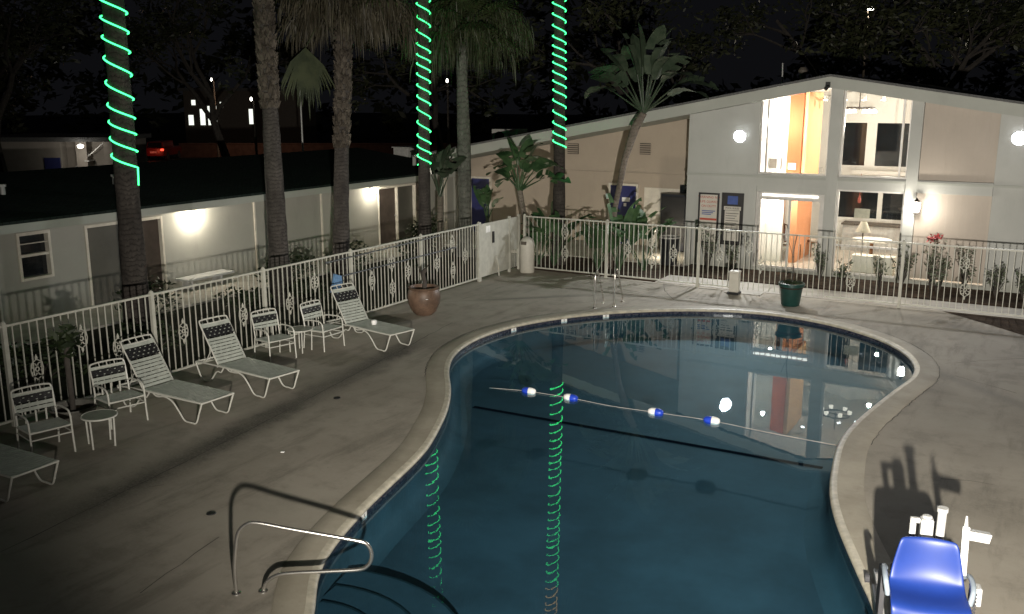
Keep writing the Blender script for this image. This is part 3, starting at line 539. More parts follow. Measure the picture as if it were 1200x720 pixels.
# cabinet, barrel in the recess
q = thing('vending_cabinet', 'tall black cabinet in the recess beside the white lobby wall', 'cabinet', (-10.5, 28.75, .06)); MB().box((-.42, -.3, .05), (.42, .35, 1.85)).build('body', M['vend'], q, bevel=.02); MB().box((-.38, -.325, .3), (.38, -.303, 1.78)).build('front_door', M['black'], q, bevel=.01)
for x in (-.35, .35): MB().box((x - .05, -.2, 0), (x + .05, .25, .048)).build('foot', M['black'], q)
q = thing('trash_barrel', 'dark trash barrel with a pale rim in front of the tall cabinet', 'barrel', (-9.78, 26.3, .05)); MB().lathe([(.24, 0), (.27, .4), (.30, .80)], (0, 0, 0), 22).build('drum', M['barrel'], q, smooth=True)
MB().tube([(.305 * math.cos(a), .305 * math.sin(a), .82) for a in [k * math.tau / 24 for k in range(25)]], .025, 6).build('rim', M['ac'], q)

# ------------------------------------------------------------------ fences
def ornament_mesh(mb, cx, cz, horiz, base):
    def P(u, z): return base + horiz * (cx + u) + Vector((0, 0, cz + z))
    for s in (-1, 1):
        for t in (-1, 1):
            pts = []
            for k in range(12):
                a = k / 11 * math.pi * 1.55; r = .052 * (1 - .5 * k / 11)
                pts.append(P(s * (.058 - r * math.cos(a) * .9), t * (.075 + r * math.sin(a) * 1.0 - .02)))
            mb.tube(pts, .0095, 5)
        mb.tube([P(s * .0, -.16), P(s * .09, -.1), P(s * .105, 0), P(s * .09, .1), P(0, .16)], .0085, 5)
    mb.tube([P(.03 * math.cos(a), .035 * math.sin(a)) for a in [k * math.tau / 10 for k in range(11)]], .011, 5)
    mb.tube([P(0, .15), P(0, .19), P(0, .24)], [.02, .022, .003], 6); mb.tube([P(0, -.15), P(0, -.19), P(0, -.24)], [.02, .022, .003], 6)
def fence(name, lab, p0, horiz, length, posts, orn, norail=(), H=1.57, skip=()):
    q = thing(name, lab, 'fence', p0); z = Vector((0, 0, 1)); cr = Vector((-horiz.y, horiz.x, 0))
    for u in posts:
        mb = MB(); b = horiz * u; mb.bar(b, b + z * (H + .03), .065, .065); mb.lathe([(.045, H + .03), (.03, H + .06), (.01, H + .075)], b, 8); mb.build('post', M['rail'], q)
    ends = list(posts)
    for a, b in zip(ends, ends[1:]):
        MB().bar(horiz * (a + .034) + z * H, horiz * (b - .034) + z * H, .045, .035).build('top_rail', M['rail'], q)
        cuts = [(a + .034, b - .034)]
        for (s0, s1) in norail:
            if s0 < b and s1 > a: cuts = [(a + .034, s0), (s1, b - .034)]
        mb = MB()
        for c0, c1 in cuts:
            if c1 - c0 > .1: MB().bar(horiz * c0 + z * .1, horiz * c1 + z * .1, .04, .035).build('bottom_rail', M['rail'], q)
        n = max(2, round((b - a) / .135)); mb = MB()
        for k in range(1, n):
            u = a + (b - a) * k / n; zl = .117
            for (s0, s1) in norail:
                if s0 < u < s1: zl = .07
            mb.bar(horiz * u + z * zl, horiz * u + z * (H - .018), .016, .016)
        mb.build('pickets', M['rail'], q)
    for u, zz in orn:
        mb = MB(); ornament_mesh(mb, u, zz, horiz, Vector((0, 0, 0)) + cr * 0); mb.build('scroll_ornament', M['rail'], q, smooth=True)
    return q
FX = -13.4
lposts = [-2.68, 0, 2.68, 5.36, 8.04, 10.72, 13.40, 16.08]
fence('picket_fence', 'long cream steel picket fence with scroll ornaments running along the left of the deck', (FX, 5.32, 0), Vector((0, 1, 0)), 16, lposts,
      [(y - 5.32, z) for y, z in [(6.9, 1.1), (7.7, .8), (8.46, .79), (9.27, 1.1), (9.94, .8), (11.31, .78), (12.77, .79), (14.07, .77), (14.84, 1.08), (16.77, .8), (17.52, 1.1), (18.16, .8), (17.53, .49), (19.4, .8), (20.11, 1.22), (20.13, .51), (20.72, .81)]])
fence('picket_fence', 'cream steel picket fence with scroll ornaments across the far end in front of the lobby', (-13.2, 23.6, 0), Vector((1, 0, 0)), 16, [0, 2.6, 5.25, 10.25, 14.9, 19.5],
      [(x + 13.2, z) for x, z in [(-11.9, 1.2), (-11.89, .59), (-9.98, .87), (-9.25, 1.09), (-8.66, .86), (-9.25, .62), (-7.39, .89), (-6.63, 1.18), (-6.3, .75), (-4.09, .54), (-1.63, 1.2), (-1.56, .58)]], norail=((6.1, 8.55),))
q = thing('panel_gate', 'solid cream sheet metal gate panel with a dark lock at the fence corner', 'gate', (FX, 21.45, 0))
MB().box((-.02, .03, .1), (.02, 1.55, 1.56)).build('sheet_panel', M['rail'], q); mb = MB()
for y in (0, 1.6, 2.15): MB().box((-.035, y - .03, 0), (.035, y + .03, 1.62)).build('post', M['rail'], q)
mb.b.free(); MB().box((.021, .62, .98), (.06, .70, 1.3)).build('lock', M['black'], q, bevel=.01); MB().box((.021, .3, 1.3), (.026, .52, 1.48)).build('plate', M['float_white'], q)
MB().box((-.02, 1.64, .62), (.02, 2.11, 1.56)).build('sheet_panel', M['rail'], q); mb = MB()
for k in range(4): mb.box((-.01, 1.7 + .11 * k, .1), (.01, 1.72 + .11 * k, .62))
mb.build('pickets', M['rail'], q)
MB().tube([(.1, .85, .03), (.12, .8, .3), (.05, .78, .6)], .02).build('gate_stop', M['rail'], q)

# ------------------------------------------------------------------ pool furniture
def strap_row(mb, a, b, c, d, n, w=.78, th=.008, sag=.012):
    """n straps between the edges a-b and d-c (a,b on one side; d,c on the other)"""
    a, b, c, d = map(Vector, (a, b, c, d)); nrm = (b - a).cross(d - a).normalized()
    for k in range(n):
        t0 = (k + (1 - w) / 2) / n; t1 = (k + (1 + w) / 2) / n
        rows = []
        for s in (0, .25, .5, .75, 1):
            e = -abs(nrm.z) / (nrm.z or 1) * sag * 4 * s * (1 - s)
            for off in (0,): pass
            p = a.lerp(d, s).lerp(b.lerp(c, s), t0) + nrm * e; qv = a.lerp(d, s).lerp(b.lerp(c, s), t1) + nrm * e
            rows.append((p, qv))
        for (p, qv), (p2, q2) in zip(rows, rows[1:]):
            vs_ = [p, qv, q2, p2]; mb.prism(vs_, nrm * th)
CHAISES = 'strap loungers along the left fence'; CHAIRS = 'strap armchairs along the left fence'
def make_chaise(label):
    q = thing('pool_lounger', label, 'lounger', (0, 0, 0), 0, CHAISES)      # foot end at +x, hinge at x = 0
    hw = .31
    mb = MB()
    for s in (-hw, hw): mb.tube(spline([(1.42, s, .37), (.9, s, .36), (.3, s, .355), (0, s, .35), (-.45, s, .335), (-.62, s, .32)], 4), .0145, 7)
    mb.tube([(1.42, -hw, .37), (1.42, hw, .37)], .0145, 7); mb.tube([(-.62, -hw, .32), (-.62, hw, .32)], .0145, 7); mb.tube([(0, -hw, .33), (0, hw, .33)], .012, 6); mb.build('frame', M['frame'], q, smooth=True)
    for s in (-hw, hw):
        mb = MB(); mb.tube(spline([(1.41, s, .365), (1.33, s, .19), (1.25, s, .03), (1.12, s, .016), (.98, s, .03), (.86, s, .16), (.72, s, .29), (.55, s, .335), (.38, s, .31), (.28, s, .345)], 5), .0135, 7); mb.build('leg', M['frame'], q, smooth=True)
        mb = MB(); mb.tube(spline([(.18, s, .345), (.10, s, .25), (-.02, s, .24), (-.2, s, .06), (-.34, s, .016), (-.46, s, .03), (-.56, s, .18), (-.62, s, .32)], 5), .0135, 7); mb.build('leg', M['frame'], q, smooth=True)
    A = R(56); bl = .86
    def bk(t, y, dz=0): return Vector((-math.cos(A) * t * bl, y, .365 + math.sin(A) * t * bl)) + Vector((math.sin(A), 0, math.cos(A))) * dz
    mb = MB(); h2 = hw - .02
    mb.tube(spline([bk(0, -h2), bk(.5, -h2), bk(.93, -h2), bk(1.0, -h2 + .05), bk(1.01, 0), bk(1.0, h2 - .05), bk(.93, h2), bk(.5, h2), bk(0, h2)], 4), .014, 7)
    for y in (-.13, 0, .13): mb.tube([bk(.9, y), bk(1.005, y)], .008, 5)
    mb.tube([bk(.9, -h2), bk(.9, h2)], .011, 6); mb.build('backrest_frame', M['frame'], q, smooth=True)
    for s in (-.2, .2): MB().tube([bk(.45, s), (-.46, s, .34)], .009, 5).build('prop', M['frame'], q)
    mb = MB(); strap_row(mb, (.02, -hw, .368), (1.4, -hw, .378), (1.4, hw, .378), (.02, hw, .368), 21, .84); mb.build('seat_straps', M['strap'], q)
    mb = MB(); strap_row(mb, bk(.0, -h2, .014), bk(.58, -h2, .014), bk(.58, h2, .014), bk(0, h2, .014), 8, .78); mb.build('back_straps', M['strap'], q); mb = MB(); strap_row(mb, bk(.82, -h2, .014), bk(.92, -h2, .014), bk(.92, h2, .014), bk(.82, h2, .014), 1, .95); mb.build('neck_strap', M['strap'], q)
    mb = MB(); strap_row(mb, bk(.6, -h2, .014), bk(.81, -h2, .014), bk(.81, h2, .014), bk(.6, h2, .014), 3, .9, .01); hd = mb.build('head_straps', M['black'], q)
    mb = MB()
    for k in range(3):
        for j in range(6 - k % 2):
            t = .635 + .07 * k; y = -h2 + .075 + (j + (k % 2) * .5) * .095
            mb.prism([bk(t - .007, y - .012, .03), bk(t + .007, y - .012, .03), bk(t + .007, y + .012, .03), bk(t - .007, y + .012, .03)], (.006, 0, .006))
    mb.build('weave_strap', M['strap'], hd)
    return q
ch0 = make_chaise('strap lounger nearest the camera, its head end cut off by the left edge')
ch0.location = (-12.08, 6.56, 0)
dup(ch0, (-12.27, 9.77, 0), R(-2), 'strap lounger just right of the second armchair from the camera')
dup(ch0, (-12.27, 11.36, 0), R(-7), 'strap lounger just left of the armchair that stands by the far round table')
dup(ch0, (-12.28, 14.83, 0), R(-12), 'strap lounger farthest along the fence, beside the big terracotta pot')
def make_chair(label):
    q = thing('strap_armchair', label, 'armchair', (0, 0, 0), 0, CHAIRS)     # front at +x
    w = .28
    for s in (-w, w):
        MB().tube(spline([(.27, s * 1.02, 0), (.255, s, .25), (.24, s, .50), (.21, s, .565), (.14, s, .60), (-.05, s, .60), (-.2, s, .585), (-.265, s * .96, .55)], 4), .0135, 7).build('armrest', M['frame'], q, smooth=True)
        MB().tube([(-.30, s, 0), (-.26, s * .98, .40)], .0135, 7).build('leg', M['frame'], q, smooth=True)
    mb = MB(); mb.tube(spline([(-.25, -w * .96, .38), (-.29, -w * .96, .62), (-.355, -w * .96, .84), (-.37, -w * .75, .885), (-.375, 0, .895), (-.37, w * .75, .885), (-.355, w * .96, .84), (-.29, w * .96, .62), (-.25, w * .96, .38)], 4), .0135, 7)
    for y in (-.12, 0, .12): mb.tube([(-.345, y, .82), (-.374, y, .89)], .008, 5)
    mb.tube([(-.346, -w * .95, .82), (-.346, w * .95, .82)], .01, 6); mb.build('backrest_frame', M['frame'], q, smooth=True)
    mb = MB(); mb.tube([(.25, -w, .40), (-.26, -w, .375), (-.26, w, .375), (.25, w, .40), (.25, -w, .40)], .0125, 7); mb.tube([(.262, -w, .30), (.262, w, .30)], .011, 6); mb.tube([(-.27, -w, .29), (.262, -w, .30)], .009, 6); mb.tube([(-.27, w, .29), (.262, w, .30)], .009, 6); mb.build('seat_frame', M['frame'], q, smooth=True)
    mb = MB(); strap_row(mb, (-.24, -w, .39), (.25, -w, .412), (.25, w, .412), (-.24, w, .39), 7, .88); mb.build('seat_straps', M['strap'], q)
    def bk(z): return -.25 - (z - .38) ** 1.0 * .225
    def row(z0, z1, n, mat, nm, wd=.86):
        mb = MB(); strap_row(mb, (bk(z0) + .016, -w * .96, z0), (bk(z1) + .016, -w * .96, z1), (bk(z1) + .016, w * .96, z1), (bk(z0) + .016, w * .96, z0), n, wd); return mb.build(nm, M[mat], q)
    row(.56, .68, 2, 'strap', 'back_straps', .8); row(.79, .845, 1, 'strap', 'neck_strap'); hd = row(.69, .79, 2, 'black', 'head_straps', .96)
    mb = MB()
    for k in range(2):
        for j in range(4):
            z = .715 + .05 * k; y = -.19 + (j + k * .5) * .115; mb.box((bk(z) + .026, y - .012, z - .006), (bk(z) + .033, y + .012, z + .006))
    mb.build('weave_strap', M['strap'], hd)
    for y in (-.14, 0, .14): MB().box((-.285, y - .012, .39), (-.278, y + .012, .56)).build('back_slat', M['frame'], q)
    return q
c0 = make_chair('strap armchair nearest the camera, left of the round table at the fence')
c0.location = (-11.98, 7.57, 0); c0.rotation_euler = (0, 0, R(-14))
dup(c0, (-12.19, 8.98, 0), R(-13), 'strap armchair behind the nearest round table, beside a lounger')
dup(c0, (-12.69, 12.86, 0), R(-14), 'strap armchair left of the far round table')
dup(c0, (-12.42, 13.96, 0), R(-3), 'strap armchair right of the far round table, beside the last lounger')
def make_table(label):
    q = thing('side_table', label, 'side table', (0, 0, 0), 0, 'round side tables between the chairs')
    MB().lathe([(.02, .445), (.235, .445), (.235, .455), (.02, .457)], (0, 0, 0), 28).build('tabletop', M['tabletop'], q)
    MB().tube([(.24 * math.cos(a), .24 * math.sin(a), .445) for a in [k * math.tau / 28 for k in range(29)]], .014, 7).build('rim', M['frame'], q, smooth=True)
    for k in range(4):
        a = R(20 + 90 * k); MB().tube([(.225 * math.cos(a), .225 * math.sin(a), .44), (.21 * math.cos(a), .21 * math.sin(a), 0)], .013, 7).build('leg', M['frame'], q, smooth=True)
    return q
t0 = make_table('round side table nearest the camera, between two armchairs'); t0.location = (-11.56, 8.15, 0)
dup(t0, (-12.63, 13.5, 0), R(30), 'round side table farther along, between the last two armchairs')
tag(MB().lathe([(.05, 0), (.06, .05), (.055, .09), (.02, .10)], (-11.75, 14.72, .39), 10).build('cup', M['float_white'], smooth=True), 'small white cup on the far lounger', 'cup')

# leaves -------------------------------------------------------------
def leaf_quads(mb, c, rad, n, s, r=rnd, flat=.8):
    for _ in range(n):
        v = Vector((r.gauss(0, 1), r.gauss(0, 1), r.gauss(0, 1))); v.normalize(); p = Vector(c) + Vector((v.x * rad[0], v.y * rad[1], v.z * rad[2])) * r.random() ** .45
        a = Vector((r.gauss(0, 1), r.gauss(0, 1), r.gauss(0, .6))).normalized(); b = a.cross(Vector((r.gauss(0, 1), r.gauss(0, 1), r.gauss(0, 1)))).normalized(); L = s * r.uniform(.6, 1.3)
        mb.poly([p - a * L, p - b * L * .38 , p + a * L, p + b * L * .38])
def paddle(mb, base, d, length, width, droop, split=True, r=rnd, roll=0.):
    """banana-like blade: midrib curve with folded halves; returns nothing"""
    d = Vector(d).normalized(); side = d.cross(Vector((0, 0, 1)))
    if side.length < .05: side = Vector((1, 0, 0))
    side.normalize(); side = Matrix.Rotation(roll, 3, d) @ side
    n = 9; mid = []; p = Vector(base); dd = d.copy()
    for k in range(n + 1):
        mid.append(p.copy()); p = p + dd * length / n; dd = (dd + Vector((0, 0, -droop / n))).normalized()
    up = side.cross(d).normalized()
    for s in (-1, 1):
        prev = None
        for k in range(n + 1):
            t = k / n; wv = width * (math.sin(math.pi * min(1, t * .93 + .06)) ** .6) * (1 if t < .98 else .25)
            e = mid[k] + side * s * wv + up * (wv * .28) + Vector((0, 0, -wv * .12 * r.random()))
            if prev is not None and not (split and r.random() < .16):
                mb.poly([mid[k - 1], mid[k], e, prev] if s > 0 else [mid[k - 1], prev, e, mid[k]])
            if split and r.random() < .3: e = e + d * .03 - Vector((0, 0, .03))
            prev = e
def banana_clump(name, loc, label, n, h, L, wd, spread, stemr=.05, mat='paddle', fanaxis=None, trunk=None, seed=1, droop=1.0, group=None):
    r = random.Random(seed); q = thing(name, label, 'plant' if not trunk else 'tree', loc, 0, group); top = Vector((0, 0, .05)); mt = MB()
    if trunk: mt.tube(trunk[0], trunk[1], 9); top = Vector(trunk[0][-1])
    mb = MB(); ms = MB()
    for k in range(n):
        if fanaxis is not None:
            f = (k + .5) / n * 2 - 1; an = f * spread; d = Vector(fanaxis) * math.sin(an) + Vector((0, 0, 1)) * math.cos(an) + Vector((-fanaxis[1], fanaxis[0], 0)) * r.uniform(-.16, .16)
        else:
            az = k * 2.4 + r.uniform(-.3, .3); tl = r.uniform(.12, spread); d = Vector((math.cos(az) * tl, math.sin(az) * tl, 1))
        d.normalize(); hh = h * r.uniform(.72, 1.12)
        st = [top + Vector((r.uniform(-.03, .03), r.uniform(-.03, .03), 0)), top + d * hh * .5, top + d * hh]
        ms.tube(st, [stemr, stemr * .6, stemr * .35], 6)
        d2 = (d + Vector((d.x, d.y, 0)) * .25).normalized(); paddle(mb, st[-1], d2, L * r.uniform(.75, 1.15), wd * r.uniform(.8, 1.15), droop * r.uniform(.5, 1.3), True, r, r.uniform(-.9, .9))
    if trunk: mt.build('trunk', M['bark'], q, smooth=True)
    ms.build('stems', M[mat], q, smooth=True); mb.build('leaves', M[mat], q); return q

# planters, bins
q = thing('terracotta_pot', 'big round terracotta pot by the fence near the last lounger', 'pot', (-12.4, 17.4, 0))
MB().lathe([(.20, 0), (.28, .08), (.36, .25), (.385, .42), (.36, .55), (.33, .60), (.355, .62), (.36, .65), (.32, .655), (.30, .6), (.30, .52)], (0, 0, 0), 32, False).build('urn', M['terracotta'], q, smooth=True)
MB().lathe([(.002, .53), (.31, .53), (.31, .50), (.002, .5)], (0, 0, 0), 24).build('soil', M['soil'], q); MB().lathe([(.03, 0), (.03, .01), (.0, .012)], (.27, -.27, .42), 10).build('spout', M['float_white'], q)
tag(MB().tube(spline([(-12.4, 17.4, .5), (-12.38, 17.42, .75), (-12.42, 17.4, .95), (-12.36, 17.44, 1.05)], 4), .05, 8).tube([(-12.4, 17.4, .85), (-12.5, 17.35, 1.1)], [.025, .01], 6).tube([(-12.4, 17.4, .9), (-12.28, 17.45, 1.2)], [.02, .006], 6).build('bare_plant_stem', M['branch'], smooth=True), 'bare cut plant stem in the big terracotta pot', 'plant')
q = thing('stone_bowl_planter', 'wide grey bowl planter between the two nearest armchairs', 'planter', (-12.73, 8.54, 0)); MB().lathe([(.15, 0), (.2, .03), (.33, .22), (.36, .27), (.35, .29), (.31, .28), (.28, .2)], (0, 0, 0), 28, False).build('bowl', M['bowl'], q, smooth=True); MB().lathe([(.002, .2), (.29, .2), (.29, .17), (.002, .17)], (0, 0, 0), 20).build('soil', M['soil'], q)
q = thing('withered_plant', 'withered upright plant with a dark top in the wide grey bowl', 'plant', (-12.73, 8.54, .2)); MB().tube(spline([(0, 0, 0), (.02, -.02, .4), (-.02, 0, .8), (.0, .02, 1.1)], 4), .045, 8).build('stem', M['branch'], q, smooth=True)
mb = MB(); leaf_quads(mb, (0, 0, 1.1), (.22, .22, .25), 90, .10); mb.build('leaves', M['shrub'], q)
q = thing('green_planter', 'dark green plastic tub planter in front of the glass doors', 'planter', (-5.27, 22.62, 0)); MB().lathe([(.20, 0), (.215, .02), (.27, .48), (.31, .49), (.31, .55), (.275, .56), (.26, .46)], (0, 0, 0), 28, False).build('tub', M['green'], q, smooth=True); MB().lathe([(.002, .46), (.27, .46), (.27, .43), (.002, .43)], (0, 0, 0), 20).build('soil', M['soil'], q)
q = thing('potted_plant', 'low dark plant with one thin bare stalk in the green tub', 'plant', (-5.27, 22.62, .46)); mb = MB(); leaf_quads(mb, (0, 0, .06), (.26, .26, .10), 150, .06); mb.build('leaves', M['shrub'], q)
MB().tube(spline([(0, 0, 0), (.02, 0, .5), (.0, .02, .9), (.05, .03, 1.25)], 4), .012, 6).tube([(0, .01, .7), (-.12, 0, 1.05)], .006, 5).build('stalk', M['branch'], q)
q = thing('dome_bin', 'white round bin with a domed lid in the fence corner', 'bin', (-12.95, 23.3, 0)); MB().lathe([(.20, 0), (.21, .02), (.21, .76)], (0, 0, 0), 28).build('body', M['bin'], q, smooth=True); MB().lathe([(.222, .762), (.222, .80), (.2, .9), (.14, .98), (.05, 1.03), (.01, 1.035)], (0, 0, 0), 28).build('dome_lid', M['bin'], q, smooth=True); MB().box((-.08, -.225, .82), (.08, -.17, .91)).build('flap', M['lattice'], q)
q = thing('square_bin', 'small square white bin on a dark base by the gate path', 'bin', (-6.85, 23.25, 0)); MB().box((-.15, -.13, 0), (.15, .13, .06)).build('base', M['black'], q); MB().prism([(-.12, -.11, .062), (.12, -.11, .062), (.12, .11, .062), (-.12, .11, .062)], (0, 0, .5)).build('body', M['bin'], q, bevel=.015); MB().box((-.13, -.12, .563), (.13, .12, .60)).box((-.08, -.124, .50), (.08, -.112, .55)).build('lid', M['bin'], q, bevel=.01)
struct(MB().box((-7.15, 23.3, .002), (-6.2, 24.9, .02)).build('gate_ramp_path', M['path']))

# net pole resting on the fence
q = thing('pool_skimmer_net', 'blue skimmer net on a long pole hung along the left fence', 'skimmer', (-13.3, 15.6, 1.1))
MB().tube([(.0, -.05, .0), (.02, 4.5, .03)], .016, 7).build('pole', M['pole'], q); mb = MB(); mb.prism([(0, -.08, .03), (.02, -.3, .10), (.03, -.42, -.28), (.02, -.22, -.33), (.0, -.05, -.12)], (.06, 0, 0)); mb.build('net', M['net'], q); MB().tube([(0, -.06, .0), (.02, -.3, .12), (.03, -.44, -.28), (.02, -.22, -.35), (0, -.04, -.1), (0, -.06, 0)], .012, 6).build('hoop', M['pole'], q)
tag(MB().tube([(-13.3, 15.2, 1.47), (-13.3, 19.4, 1.52)], .014, 7).tube([(-13.3, 15.1, 1.47), (-13.3, 15.3, 1.47)], .022, 7).build('brush_pole', M['pole'], smooth=True), 'thin dark pole laid along the top of the left fence', 'pole')

tag(MB().prism([(-9.09, 9.20, .004), (-9.05, 9.22, .004), (-9.06, 9.25, .004), (-9.1, 9.23, .004)], (0, 0, .012)).build('paper_scrap', M['float_white']), 'tiny white scrap lying on the open deck', 'scrap')
# stainless hand rail
q = thing('hand_rail', 'bent stainless hand rail reaching over the near pool steps', 'hand rail', (-6.75, 6.11, 0), math.atan2(.55, .83))
prof = [(0, 0), (.0, .3), (.03, .55), (.06, .67), (.13, .745), (.24, .765), (.56, .69), (1.0, .592), (1.24, .535), (1.32, .50), (1.365, .42), (1.365, .33), (1.32, .255), (1.22, .215), (.85, .205), (.5, .195), (.38, .165), (.30, .1), (.26, .0)]
pts = [Vector((a, -.02 + .03 * i / len(prof), b)) for i, (a, b) in enumerate(prof)]
MB().tube(spline(pts, 5), .0205, 12).build('tube', M['steel'], q, smooth=True)
for p in (pts[0], pts[-1]): MB().lathe([(.05, 0), (.048, .012), (.03, .022)], p, 16).build('escutcheon', M['steel'], q, smooth=True)
# ladder grab rails at the far edge
q = thing('pool_ladder', 'pair of stainless ladder grab rails at the far pool edge', 'ladder', (-9.24, 19.95, 0))
for off in (Vector((0, 0, 0)), Vector((.34, .38, 0))):
    dv = Vector((-.05, .62, 0)); MB().tube(spline([off + Vector((0, 0, 0)), off + Vector((0, 0, .5)), off + Vector((0, 0, .80)) + dv * .04, off + Vector((0, 0, .9)) + dv * .2, off + Vector((0, 0, .8)) + dv * .38, off + Vector((0, 0, .42)) + dv * .72, off + Vector((0, 0, .12)) + dv * .98, off + dv], 5), .017, 10).build('grab_rail', M['steel'], q, smooth=True)
    for p in (off, off + dv): MB().lathe([(.045, 0), (.043, .01), (.028, .02)], p, 14).build('escutcheon', M['steel'], q, smooth=True)
# float line
ropepts = spline([(-8.3, 13.58, -.11), (-8.0, 13.62, -.095), (-7.57, 13.7, -.09), (-6.77, 13.73, -.09), (-6.0, 13.70, -.095), (-5.24, 13.75, -.09), (-4.32, 13.81, -.09), (-3.4, 13.74, -.095), (-2.36, 13.7, -.095)], 6)
tag(MB().tube(ropepts, .006, 6).build('float_rope', M['cord'], smooth=True), 'white lane rope across the pool surface carrying the blue and white floats', 'rope')
for i, ((x, y), fl_, lab) in enumerate((((-7.57, 13.70), 1, 'leftmost blue and white float on the pool rope'), ((-6.77, 13.73), 0, 'second blue and white float, right over the reflected green lights'), ((-5.24, 13.75), 0, 'third blue and white float from the left'), ((-4.32, 13.81), 1, 'blue and white float farthest right, nearest the bright reflection'))):
    q = thing('rope_float', lab, 'float', (x, y, -.085), R(3) + (math.pi if fl_ else 0), 'floats on the pool rope'); rot = Matrix.Rotation(R(90), 4, 'Y')
    for nm, m, sgn in (('white_half', 'float_white', -1), ('blue_half', 'float_blue', 1)):
        pr = [(.022, .13), (.044, .117), (.061, .08), (.066, .035), (.066, .003)]
        mb = MB().lathe([(a, b * sgn) for a, b in (pr if sgn > 0 else pr)], (0, 0, 0), 18); o = mb.build(nm, M[m], q, smooth=True); o.matrix_local = rot

# pool lift chair
LR = R(14)
q = thing('pool_lift', 'blue seated pool lift with white arms at the right edge of the pool', 'pool lift', (-.66, 8.80, 0), LR); q.scale = (1.12, 1.0, .97)      # faces -y
mb = MB(); prof = [(.03, .98, .205), (.0, .955, .225), (-.01, .85, .245), (-.02, .70, .272), (-.05, .60, .285), (-.10, .535, .29), (-.17, .50, .29), (-.26, .49, .295), (-.37, .488, .30), (-.445, .465, .30), (-.465, .40, .295), (-.465, .30, .295), (-.455, .18, .29)]
rows = []
for y, z, w in prof:
    row = []
    for k in range(11):
        s = k / 5 - 1; dish = .05 * s * s
        row.append(Vector((w * s, y - dish * (1 if z > .55 else .3), z + (dish * .8 if z <= .56 else 0))))
    rows.append(row)
strip(mb, rows, False); o = mb.build('seat_shell', M['lift'], q, smooth=True); s_ = o.modifiers.new('solid', 'SOLIDIFY'); s_.thickness = .03; s_.offset = 0; s2 = o.modifiers.new('sub', 'SUBSURF'); s2.levels = 1; s2.render_levels = 2
for m_ in [m_ for m_ in o.modifiers if m_.type == 'EDGE_SPLIT']: o.modifiers.remove(m_)
for s in (-1, 1):
    mb = MB(); mb.tube(spline([(s * .30, .06, .60), (s * .325, -.02, .66), (s * .33, -.16, .665), (s * .325, -.26, .62), (s * .305, -.28, .50)], 5), .022, 9); mb.build('armrest', M['liftgrey'], q, smooth=True)
MB().tube(spline([(-.24, -.40, .16), (-.24, -.60, .16), (-.22, -.66, .16), (0, -.67, .16), (.02, -.64, .16), (.02, -.40, .16)], 5), .02, 9).build('footrest', M['liftwhite'], q, smooth=True)
MB().box((-.24, -.42, .14), (.24, .02, .33)).box((-.22, .02, .28), (.22, .06, .62)).build('seat_frame', M['liftwhite'], q, bevel=.01)
mb = MB(); mb.box((-.05, .14, .1), (.05, .24, 1.10)); mb.tube([(0, .19, 1.10), (0, .19, 1.13)], .04, 12); mb.build('mast', M['liftwhite'], q, bevel=.012)
mb = MB(); mb.tube([(.11, .22, .5), (.11, .18, 1.19)], .036, 12); mb.tube([(.11, .18, 1.19), (.11, .178, 1.23)], .045, 12); mb.build('actuator', M['liftwhite'], q, smooth=True)
mb = MB(); mb.bar((-.11, .16, .92), (-.11, .16, 1.06), .045, .05); mb.bar((-.135, .16, 1.085), (-.055, .16, 1.085), .05, .05); mb.build('seat_hanger', M['liftwhite'], q, bevel=.01)
MB().box((-.05, .08, .62), (.05, .14, .95)).build('bracket', M['rubber'], q)
mb = MB(); mb.bar((.275, -.02, .66), (.285, .10, 1.10), .055, .05); mb.bar((.30, .09, 1.03), (.47, .12, 1.00), .07, .09); mb.tube([(.285, .10, 1.08), (.285, .12, 1.2)], [.02, .008], 8); mb.build('support_arm', M['liftwhite'], q, bevel=.008)
MB().box((.315, -.22, .46), (.40, -.10, .64)).build('control_box', M['liftwhite'], q, bevel=.012); mb = MB(); mb.tube([(.335 + .012 * (i % 2), -.26 + .0 * i, .62 - .018 * i) for i in range(14)], .01, 6); mb.build('coiled_cable', M['rubber'], q)
mb = MB(); mb.box((-.34, -.1, .03), (.34, .62, .12)); mb.box((-.30, .62, .03), (.30, 1.0, .10)); mb.build('base', M['liftwhite'], q, bevel=.015); MB().box((-.2, .30, .121), (.2, .60, .40)).build('battery_case', M['rubber'], q, bevel=.02)
for x in (-.32, .32):
    for y in (.0, .85): MB().tube([(x * 1.12 - .02, y, .05), (x * 1.12 + .02, y, .05)], .05, 14).build('wheel', M['rubber'], q)
MB().box((-.35, -.12, .125), (-.31, .1, .62)).build('side_plate', M['rubber'], q, bevel=.006)

